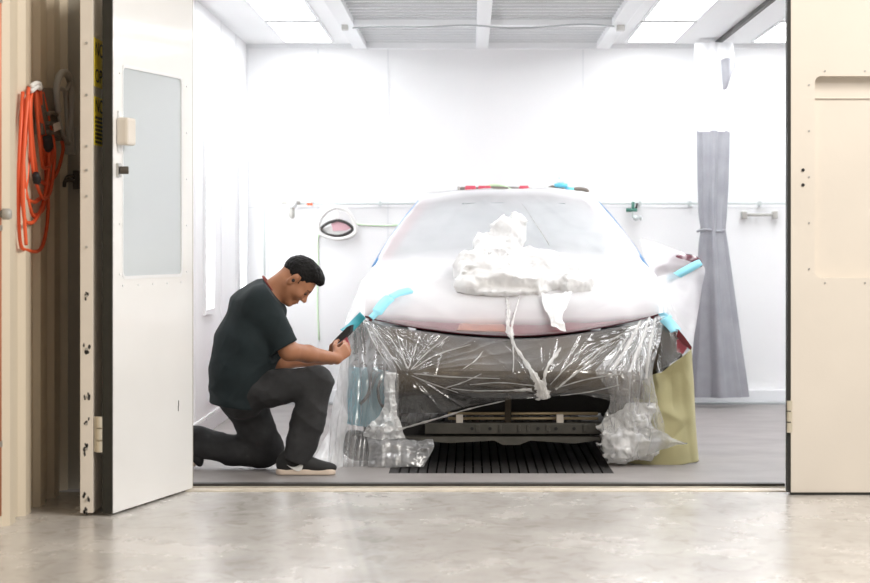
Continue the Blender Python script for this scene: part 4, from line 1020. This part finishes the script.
# wad of film on the windscreen
wd = empty('film_wad', P(520, 285, 13.7), 'crumpled white wad of plastic film lying on the hood against the windscreen', 'plastic wad')
c0 = np.array(P(522, 262, 13.75)); s = SDF(c0-(.5, .42, .34), c0+(.52, .45, .36), .008)
for px, py, Y, r in ((513, 280, 13.55, (.23, .17, .085)), (487, 273, 13.62, (.15, .17, .09)), (552, 277, 13.68, (.18, .15, .075)), (526, 264, 13.75, (.24, .15, .08)), (482, 260, 13.75, (.13, .13, .055)), (500, 250, 13.85, (.13, .12, .07)), (511, 236, 13.95, (.10, .10, .09)), (494, 244, 13.9, (.12, .11, .065)), (505, 229, 13.98, (.07, .09, .06)), (519, 222, 14.0, (.06, .08, .07)), (468, 268, 13.6, (.09, .12, .09)), (476, 284, 13.5, (.12, .12, .06)), (505, 291, 13.45, (.16, .10, .05)), (566, 284, 13.55, (.15, .11, .06)), (574, 288, 13.6, (.09, .10, .045)), (535, 290, 13.5, (.1, .09, .045))): s.ell(P(px, py, Y), r, k=.035)
s.warp(lambda x, y, z: .085*crumple(x, y, z, 6.5)+.02*crumple(x, y, z, 18)-.034)
s.mesh('crumpled_body', M['bundle'], wd, 0)
fsheet('flap', [((541, 290, 13.38), (553, 293, 13.34), (572, 289, 13.38)), ((543, 304, 13.2), (554, 306, 13.16), (568, 302, 13.2)), ((549, 316, 13.05), (556, 316, 13.02), (563, 314, 13.05)), ((551, 325, 12.97), (558, 327, 12.95), (567, 329, 12.95))], M['bundle'], 30, 40, crum(.03, 14), par=wd)
fsheet('flap', [((560, 292, 13.5), (575, 290, 13.5), (592, 297, 13.5)), ((566, 302, 13.38), (578, 300, 13.36), (590, 303, 13.38))], M['bundle'], 24, 20, crum(.03, 12), par=wd)
strand([(507, 299, 13.38), (508.5, 312, 13.2), (508, 326, 13.06), (512, 338, 12.95)], [1.2, 2.2, 2, 4.5], par=wd, nm='tail_strand')
strand([(519, 299, 13.38), (515, 312, 13.2), (512, 326, 13.06), (511, 337, 12.95)], [1, 1, 1.2, 1.6], par=wd, nm='tail_strand')
strand([(520, 203, 14.65), (526, 210, 14.55), (538, 228, 14.36), (550, 246, 14.1)], [1.2, .8, .8, .7], par=wd, nm='tail_strand')
# blue masking sheet and black liner at the left wheel, khaki paper at the right
bs = fsheet('masking_sheet', [((344, 366, 13.14), (358, 367, 13.1), (374, 367, 13.08), (392, 366, 13.06)), ((344, 395, 13.13), (358, 396, 13.08), (374, 396, 13.06), (392, 395, 13.04)), ((348, 424, 13.12), (360, 426, 13.06), (376, 428, 13.04), (394, 426, 13.02))], M['blue_film'], 30, 30, lambda px, py, x, y, z: .01*vnoise(x*8, y*3, z*6), par=None)
tag(bs, 'pale blue masking sheet hung over the left wheel behind the clear film', 'masking sheet')
bm = bmesh.new(); prism(bm, [P(*q, 12.88) for q in ((339, 434), (348, 431), (362, 434), (372, 440), (382, 452), (384, 461), (352, 461), (341, 452))], (.02, .14, .0)); bmesh.ops.bevel(bm, geom=bm.edges[:], offset=.012, segments=2, affect='EDGES')
tag(obj('wheel_liner', bm, M['rubber']), 'black plastic liner lying on the floor under the clear film at left corner', 'liner')
kp = fsheet('masking_paper', [
    ((628, 392, 13.05), (636, 385, 12.98), (645, 376, 12.93), (664, 369, 12.90), (678, 360, 12.93), (690, 350, 13.0), (691, 346, 13.4)),
    ((627, 408, 13.0), (637, 405, 12.93), (647, 400, 12.88), (668, 396, 12.86), (683, 392, 12.90), (693, 388, 13.0), (693, 384, 13.42)),
    ((624, 438, 12.96), (637, 438, 12.89), (648, 436, 12.84), (671, 434, 12.83), (686, 431, 12.88), (695, 428, 12.98), (695, 422, 13.44)),
    ((620, 461, 12.96), (636, 464, 12.86), (650, 465.5, 12.82), (674, 465.5, 12.81), (690, 463, 12.86), (698, 461, 12.96), (697, 454, 13.46))], M['khaki'], 110, 80,
    lambda px, py, x, y, z: (.045*np.abs(vnoise(x*7+z*3, z*9, 0*x))+.03*ridge(x*6-z*7, x*2+z*3, 0*x+4))*np.clip((445-py)/25, 0, 1)*np.clip((py-352)/20, 0, 1)*np.clip((693-px)/18, 0, 1)+.004*vnoise(x*5, z*5, 0*x)*np.clip((693-px)/18, 0, 1), par=None)
kp.modifiers.new('t', 'SOLIDIFY').thickness = .002
tag(kp, 'khaki masking paper skirt around the right front wheel', 'masking paper')

# ================================================================== TOOLS ON THE ROOF
YR = 15.1; zr_ = P(0, 189.5, YR).z
th = empty('air_line', P(490, 189, YR), 'short air line with pink red sleeves lying on the car roof', 'hose')
def rp(px, py, dy=0): return P(px, py, YR+dy)
obj('line', (lambda bm: (tube(bm, [rp(458, 189.5), rp(464, 188.8), rp(480, 189), rp(500, 188.5), rp(520, 189.2), rp(530, 189.5)], .012, 8, 5), bm)[1])(bmesh.new()), M['bracket'], th, True)
for a, b in ((465, 476), (478, 491), (519, 529)):
    bm = bmesh.new(); tube(bm, [rp(a, 189), rp(a+1, 189), rp(b-1, 189), rp(b, 189)], [.013, .022, .022, .013], 10); obj('sleeve', bm, M['red'], th, True, 'pink red sleeve')
bm = bmesh.new(); tube(bm, [rp(457.5, 189.5), rp(460, 189.5)], [.02, .02], 10); obj('coupling', bm, M['handlegrey'], th, True)
bm = bmesh.new(); tube(bm, [rp(486, 187, .02), rp(493, 185.2, .02), rp(502, 186, .01), rp(512, 190, -.01)], .009, 8, 5); obj('loop', bm, M['green'], th, True, 'pale green hose loop')
sg = empty('spray_gun', P(560, 188, YR), 'small spray gun with light blue cap and dark hose on the car roof', 'spray gun')
bm = bmesh.new(); tube(bm, [rp(533, 189.3), rp(536, 189), rp(546, 189), rp(549, 189)], [.012, .02, .02, .014], 10); obj('nozzle', bm, M['paper_white'], sg, True)
bm = bmesh.new(); tube(bm, [rp(548, 189.5), rp(552, 188.5), rp(558, 189)], [.018, .022, .016], 10); obj('body', bm, M['bracket'], sg, True)
bm = bmesh.new(); tube(bm, [rp(561, 191), rp(561, 188)], [.02, .024], 12); obj('neck', bm, M['bracket'], sg, True)
bm = bmesh.new(); a = rp(561, 187.6); tube(bm, [a, a+Vector((0, 0, .006)), a+Vector((0, 0, .024)), a+Vector((0, 0, .028))], [.03, .043, .043, .03], 18); obj('cap', bm, M['lightblue'], sg, True, 'light blue cap')
bm = bmesh.new(); a = rp(560.5, 183.2); tube(bm, [a, a+Vector((0, 0, .02)), a+Vector((0, 0, .038))], [.026, .024, .012], 14); obj('cup', bm, M['film_crumple'], sg, True, 'clear cup')
bm = bmesh.new(); tube(bm, [rp(565, 189.3), rp(574, 189.3)], .014, 10); obj('connector', bm, M['lightblue'], sg, True)
bm = bmesh.new(); tube(bm, [rp(573, 189.3), rp(580, 189), rp(586, 190), rp(588, 192.2)], .012, 8, 4); obj('hose', bm, M['bracket'], sg, True)
# ================================================================== THE PERSON
YM = 12.4
def Q(px, py, dy=0.): return np.array(P(px, py, YM+dy))
pe = empty('person', P(262, 470, 12.4), 'person in dark teal shirt and charcoal trousers kneeling on one knee beside car', 'person')
pe.location.z = 0
EAR = Q(295.5, 280)
fv = np.array([.64, 0, -.77]); fv /= np.linalg.norm(fv); uv = np.array([.77, 0, .64]); uv /= np.linalg.norm(uv); sv = np.array([0, 1., 0])
RH = np.stack([fv, sv, uv])
def H(f, s_, u): return EAR+fv*f+sv*s_+uv*u
lo = np.array([-1.42, 11.95, -.02]); hi = np.array([-.52, 12.85, 1.15])
s = SDF((-1.36, 12.02, .5), (-.54, 12.86, 1.14), .004)
# head
s.ell(H(-.006, 0, .04), (.095, .074, .086), RH); s.ell(H(.03, 0, -.035), (.062, .056, .078), RH)
s.ell(H(.05, 0, .02), (.045, .058, .05), RH)
for q in (-1, 1): s.cone(H(.0, .052*q, -.045), H(.06, .016*q, -.098), .018, .016)
s.cone(H(.068, -.006, -.100), H(.068, .006, -.100), .019, k=.025)
s.cone(H(.083, -.03, .014), H(.083, .03, .014), .013)
s.cone(H(.090, 0, .004), H(.113, 0, -.034), .007, .011, k=.015)
for q in (-1, 1):
    s.ell(H(.101, .012*q, -.038), (.012, .009, .008), RH, k=.01); s.ell(H(.06, .042*q, -.03), (.03, .022, .022), RH, k=.03)
    s.cone(H(.099, .033*q, -.003), H(.105, .033*q, -.003), .013, k=.012, mode='s')
    s.ell(H(-.008, .077*q, -.004), (.019, .010, .033), RH, k=.008); s.ell(H(-.004, .089*q, -.004), (.010, .009, .018), RH, k=.006, mode='s')
s.cone(H(.088, -.020, -.063), H(.088, .020, -.063), .009, k=.012); s.cone(H(.086, -.017, -.076), H(.086, .017, -.076), .010, k=.012)
s.cone(H(.098, -.02, -.0695), H(.098, .02, -.0695), .0025, k=.004, mode='s')
# neck, shoulders under the shirt
s.cone(H(-.03, 0, -.05), Q(266, 297), .058, .068, k=.04); s.cone(Q(261, 304, -.1), Q(261, 304, .1), .055, k=.05)
s.cone(Q(259, 308), Q(244, 345), .085, .11, ys=1.3, k=.05); s.cone(Q(244, 345), Q(238, 372), .11, .11, ys=1.3, k=.05)
# arms and hands
ELN, WRN = Q(289, 351, -.14), Q(336, 358.5, .12)
ELF, WRF = Q(281, 361, .27), Q(330, 359, .30)
s.cone(Q(260, 306, -.16), ELN, .05, .046, k=.03); s.cone(ELN, ELN*.6+WRN*.4, .046, .044, k=.03); s.cone(ELN*.6+WRN*.4, WRN, .044, .028, k=.02)
s.cone(Q(261, 306, .16), ELF, .05, .044, k=.03); s.cone(ELF, WRF, .044, .028, k=.03)
def hand(s, W0, d, up, side, curl=(.5, .7, .5), sc=1.):
    d = np.array(d, float); d /= np.linalg.norm(d); up = np.array(up, float); up -= d*up.dot(d); up /= np.linalg.norm(up)
    n = np.cross(d, up)*side            # palm normal: the way the fingers curl
    W0 = np.array(W0); 
    for k in (-.024, -.008, .008, .026): s.cone(W0+up*k*.7, W0+d*.085*sc+up*k, .013, .012, k=.018)
    for k, L in ((.027, .9), (.009, 1.), (-.009, .95), (-.026, .75)):
        p = W0+d*.088*sc+up*k; a = .15
        for j, l in enumerate((.043, .028, .022)):
            a += curl[j]; q = p+(d*math.cos(a)+n*math.sin(a))*l*L*sc; s.cone(p, q, .0095-.0008*j, .0088-.0008*j, k=.004); p = q
    t = W0+d*.025+up*.022+n*.006
    t2 = t+(d*.6+up*.6+n*.45)*.045*sc; t3 = t2+(d*.85+up*.15+n*.5)*.034*sc; t4 = t3+(d*.9-up*.1+n*.5)*.024*sc
    s.cone(t, t2, .016, .012, k=.014); s.cone(t2, t3, .0115, .0105, k=.006); s.cone(t3, t4, .0105, .0085, k=.004)
hand(s, WRN, (.55, .62, .45), (-.35, -.1, .9), -1.)
hand(s, WRF, (.72, -.05, .55), (-.5, 0, .8), 1.)
body = s.mesh('body', M['skin'], pe, 1)
# hair
h = SDF(EAR-(.19, .12, .16), EAR+(.22, .12, .19), .0035)
h.ell(H(-.008, 0, .044), (.0985, .0765, .088), RH, k=.01); h.ell(H(.062, 0, .092), (.050, .056, .030), RH, k=.03); h.ell(H(.025, 0, .104), (.06, .058, .028), RH, k=.03)
h.warp(lambda x, y, z: .0028*vnoise(x*90+z*40, y*150, z*90-x*40)+.002*vnoise(x*40, y*190, z*40))
x, y, z = h._grid(tuple(slice(0, int(n)) for n in h.n))
f_ = (x-EAR[0])*fv[0]+(z-EAR[2])*fv[2]; u_ = (x-EAR[0])*uv[0]+(z-EAR[2])*uv[2]
line = np.interp(f_, [-.12, -.06, -.03, -.015, .012, .02, .045, .06, .075, .12], [-.045, -.04, -.008, .034, .036, .0, .008, .052, .068, .072])
h.d = np.maximum(h.d, line-u_)
h.mesh('hair', M['hair'], pe, 0)
# face details
for q in (-1, 1):
    bm = bmesh.new(); bmesh.ops.create_uvsphere(bm, u_segments=16, v_segments=10, radius=.0115); bmesh.ops.translate(bm, verts=bm.verts, vec=Vector(H(.0835, .033*q, -.003)))
    e = obj('eye', bm, M['eye'], pe, True)
    tubeo('eyelash', [H(.091, .022*q, -.005), H(.096, .033*q, -.004), H(.088, .045*q, -.006)], .0022, M['hair'], e, 6, 4)
    tubeo('eyebrow', [H(.096, .014*q, .014), H(.096, .03*q, .020), H(.082, .05*q, .016)], [.0035, .0045, .0025], M['hair'], pe, 6, 4)
tubeo('lips', [H(.090, -.021, -.070), H(.0965, -.008, -.068), H(.0965, .008, -.068), H(.090, .021, -.070)], .0045, M['lips'], pe, 8, 4)
bm = bmesh.new(); bmesh.ops.create_uvsphere(bm, u_segments=12, v_segments=8, radius=.009); bmesh.ops.translate(bm, verts=bm.verts, vec=Vector(H(-.003, -.083, -.004))); obj('earbud', bm, M['black'], pe, True)

# shirt
t = SDF((-1.42, 12.02, .3), (-.84, 12.80, 1.06), .006)
for a, b, ra, rb, ys in (((266, 297), (257, 312), .085, .135, 1.45), ((257, 312), (250, 340), .135, .158, 1.35), ((250, 340), (241, 372), .158, .15, 1.35), ((241, 372), (237, 398), .15, .138, 1.45)):
    t.cone(Q(*a), Q(*b), ra, rb, k=.05, ys=ys)
t.cone(Q(261, 303, -.14), Q(263, 303, .14), .085, k=.06)
slN, slF = Q(285, 347, -.158), Q(279, 349, .25)
t.cone(Q(261, 305, -.15), slN, .080, .070, k=.03); t.cone(Q(261, 305, .17), slF, .078, .068, k=.03)
def shirtfold(x, y, z):
    r = .008*vnoise(x*9+z*5, y*7, z*6)-.008*ridge(x*5+z*7, y*3.5, z*3-x*4)-.003*ridge(x*16-z*8, y*6, z*9)
    return r-.008*ridge(z*13-x*6, y*3, x*4+9)*np.clip((.75-z)/.2, 0, 1)
t.warp(shirtfold)
dN = slN-Q(261, 305, -.15); dN /= np.linalg.norm(dN)
cN = Q(284, 340.5, -.158)
t.cut(cN, dN, cN-(.17, .12, .17), cN+(.17, .085, .17)) if False else None
x, y, z = t._grid(tuple(slice(0, int(n)) for n in t.n))
def coneD(a, b, r):
    ab = b-a; L = ab.dot(ab); q = np.clip(((x-a[0])*ab[0]+(y-a[1])*ab[1]+(z-a[2])*ab[2])/L, 0, 1.6)
    return np.sqrt((x-a[0]-q*ab[0])**2+(y-a[1]-q*ab[1])**2+(z-a[2]-q*ab[2])**2)-r
# hollow cuffs, hem and neck
hem_n = Q(232, 420)-Q(243, 345); hem_n /= np.linalg.norm(hem_n); hp_ = Q(222, 404)
t.d = np.maximum(t.d, (x-hp_[0])*hem_n[0]+(z-hp_[2])*hem_n[2])
for sl, el, a in ((slN, ELN, Q(261, 305, -.15)), (slF, ELF, Q(261, 305, .17))):
    d_ = sl-a; d_ /= np.linalg.norm(d_); c = sl-d_*.0
    pl = (x-c[0])*d_[0]+(y-c[1])*d_[1]+(z-c[2])*d_[2]
    near = coneD(a, el+d_*.1, .10)
    t.d = np.where((near < 0) & (pl > -.01) & (np.abs(y-sl[1]) < .11), np.maximum(t.d, pl), t.d)
nk = Q(276, 284); nn = H(-.03, 0, -.05)-Q(264, 297); nn /= np.linalg.norm(nn); npnt = Q(270, 287)
pl = (x-npnt[0])*nn[0]+(z-npnt[2])*nn[2]; t.d = np.maximum(t.d, pl)
t.mesh('shirt', M['shirt'], pe, 1)
# red rim of the undershirt at the neck
axis = nn; ring = []
for k in range(25):
    a = 2*PI*k/24; e1 = np.array([axis[2], 0, -axis[0]]); ring.append(Vector(npnt+nn*.004+e1*.066*math.cos(a)+sv*.066*math.sin(a)))
bm = bmesh.new(); tube(bm, ring, .005, 6); obj('collar', bm, mat('dull red cotton', (.25, .05, .04), .8), pe, True, 'dull red collar rim')

# trousers
r = SDF((-1.52, 12.02, .0), (-.62, 12.88, .72), .006)
r.cone(Q(238, 384, -.06), Q(238, 384, .06), .105, k=.05); r.cone(Q(240, 396, -.07), Q(241, 396, .07), .108, k=.05)
KN = Q(317.5, 381, -.14); AN = Q(297, 457, -.13)
r.cone(Q(246, 391, -.08), KN, .100, .072, k=.05); r.cone(KN, Q(309, 420, -.14), .074, .080, k=.03); r.cone(Q(309, 420, -.14), AN, .080, .072, k=.02)
KF = Q(264, 449, .15); 
r.cone(Q(243, 394, .08), KF, .105, .092, k=.05); r.cone(KF, Q(232, 450, .16), .088, .072, k=.03); r.cone(Q(232, 450, .16), Q(196, 441, .16), .072, .070, k=.02); r.cone(Q(196, 441, .16), Q(184, 440, .16), .07, .066, k=.02)
def tfold(x, y, z):
    a = -.006*ridge(x*8+z*11, y*4, x*3-z*3)-.005*ridge(z*19-x*7, y*7, x*5+3)+.006*vnoise(x*8, y*8, z*8)-.002*ridge(x*22, y*12, z*22)
    return a
r.warp(tfold)
r.cut((0, 0, .004), (0, 0, -1))
dA = AN-Q(309, 420, -.14); dA /= np.linalg.norm(dA); cA = Q(297, 461.5, -.13); r.cut(cA, dA, cA-(.13, .12, .1), cA+(.13, .12, .06))
tr = r.mesh('trousers', M['trouser'], pe, 1)
# shoes
def shoe(name, heel, toe, near=True):
    """heel, toe: points on the ground line of the sole (toe direction along +x)"""
    heel, toe = np.array(heel), np.array(toe); d = toe-heel; L = np.linalg.norm(d); d /= L; sd = np.array([0, 1., 0]); up = np.cross(d, sd); up = up if up[2] > 0 or not near else -up
    if not near: up = np.array([-1., 0, .0]) if False else up
    pt = lambda f, s_, u: heel+d*f*L+sd*s_+up*u
    lo = np.minimum(heel, toe)-.17; hi = np.maximum(heel, toe)+.17
    R = np.stack([d, sd, up])
    a = SDF(lo, hi, .004)
    a.ell(pt(.20, 0, .055), (.058, .036, .05), R, k=.03); a.ell(pt(.5, 0, .045), (.085, .042, .042), R, k=.03); a.ell(pt(.76, .004, .035), (.075, .046, .032), R, k=.03)
    a.cone(pt(.17, 0, .045), pt(.18, 0, .085), .036, .038, k=.03); a.cone(pt(.25, 0, .08), pt(.55, 0, .055), .035, .03, k=.03)
    a.cut(pt(0, 0, .018), -up)
    up_ = a.mesh(name, M['shoe'], pe, 1)
    b = SDF(lo, hi, .004)
    b.cone(pt(.13, 0, .016), pt(.5, 0, .014), .040, .040, k=.02); b.cone(pt(.5, 0, .014), pt(.84, .003, .015), .042, .044, k=.02)
    b.cut(pt(0, 0, .030), up); b.cut(pt(0, 0, 0.001), -up)
    b.mesh('sole', M['sole'], up_, 1, 'off white sole')
    return up_, pt
gz = .001
h0, t0 = P(275.5, 474, 12.27), P(337, 474, 12.27); h0.z = t0.z = gz
sh, pt = shoe('shoe', h0, t0)
# the white curved mark on the side of the shoe
pts = [(286.5, 464.8), (291, 466.8), (296, 466.6), (302.5, 463.2), (303, 466), (301.5, 469.8), (298, 471.2), (293.5, 469.6), (289.5, 467)]
def onshoe(px, py):
    p = P(px, py, 12.225); return p
bm = bmesh.new(); prism(bm, [onshoe(*q) for q in catmull([(a, b, 0) for a, b in pts+pts[:1]], 3)[:-1] for q in [(q[0], q[1])]], (0, .03, 0)); obj('side_mark', bm, M['paper_white'], sh, lab='white curved tick on the shoe')
bm = bmesh.new()
for k in range(4): tube(bm, [pt(.42+.06*k, -.03, .078-.006*k), pt(.43+.06*k, 0, .089-.007*k), pt(.42+.06*k, .03, .078-.006*k)], .004, 6, 3)
obj('laces', bm, M['shoe'], sh, True)
h1, t1 = P(176, 446, 12.56), P(191.5, 467.5, 12.56)
shoe('shoe', h1, (t1.x-.002, t1.y, .03), False)

# ================================================================== LIGHT, SKY, CAMERA
w = bpy.data.worlds.new('workshop'); bpy.context.scene.world = w; w.use_nodes = True
bg = w.node_tree.nodes['Background']; bg.inputs[0].default_value = (1, .96, .92, 1); bg.inputs[1].default_value = .34
def area(name, loc, rot, sx, sy, e, col):
    l = bpy.data.lights.new(name, 'AREA'); l.shape = 'RECTANGLE'; l.size = sx; l.size_y = sy; l.energy = e; l.color = col
    o = bpy.data.objects.new(name, l); C.objects.link(o); o.location = loc; o.rotation_euler = rot; return o
area('workshop_fill', (3.4, 8.4, 4.6), (math.radians(8), math.radians(32), 0), 2.4, 1.0, 190, (1, .95, .88))  # unseen fill lights, added to brighten the foreground but not the left gap
area('workshop_fill', (3.6, 5.6, 4.8), (math.radians(25), math.radians(28), 0), 2.4, 1.5, 240, (1, .95, .89))
sc = bpy.context.scene
cam = bpy.data.cameras.new('camera'); co = bpy.data.objects.new('camera', cam); C.objects.link(co); sc.camera = co
co.location = (0, 0, CH); co.rotation_euler = (PI/2, 0, 0)
cam.sensor_width = 36; cam.sensor_fit = 'HORIZONTAL'; cam.lens = FPX/870*36
cam.shift_x = -(VX-435)/870; cam.shift_y = (VY-291.5)/870
cam.clip_end = 60
cam.dof.use_dof = True; cam.dof.focus_distance = 12.6; cam.dof.aperture_fstop = 4.0
v = sc.view_settings; v.view_transform = 'Standard'; v.look = 'None'; v.gamma = 1; v.use_curve_mapping = False; v.exposure = 0.0
cy = sc.cycles; cy.transparent_max_bounces = 24; cy.max_bounces = 10; cy.diffuse_bounces = 5; cy.transmission_bounces = 8
cy.sample_clamp_indirect = 8; cy.use_denoising = True
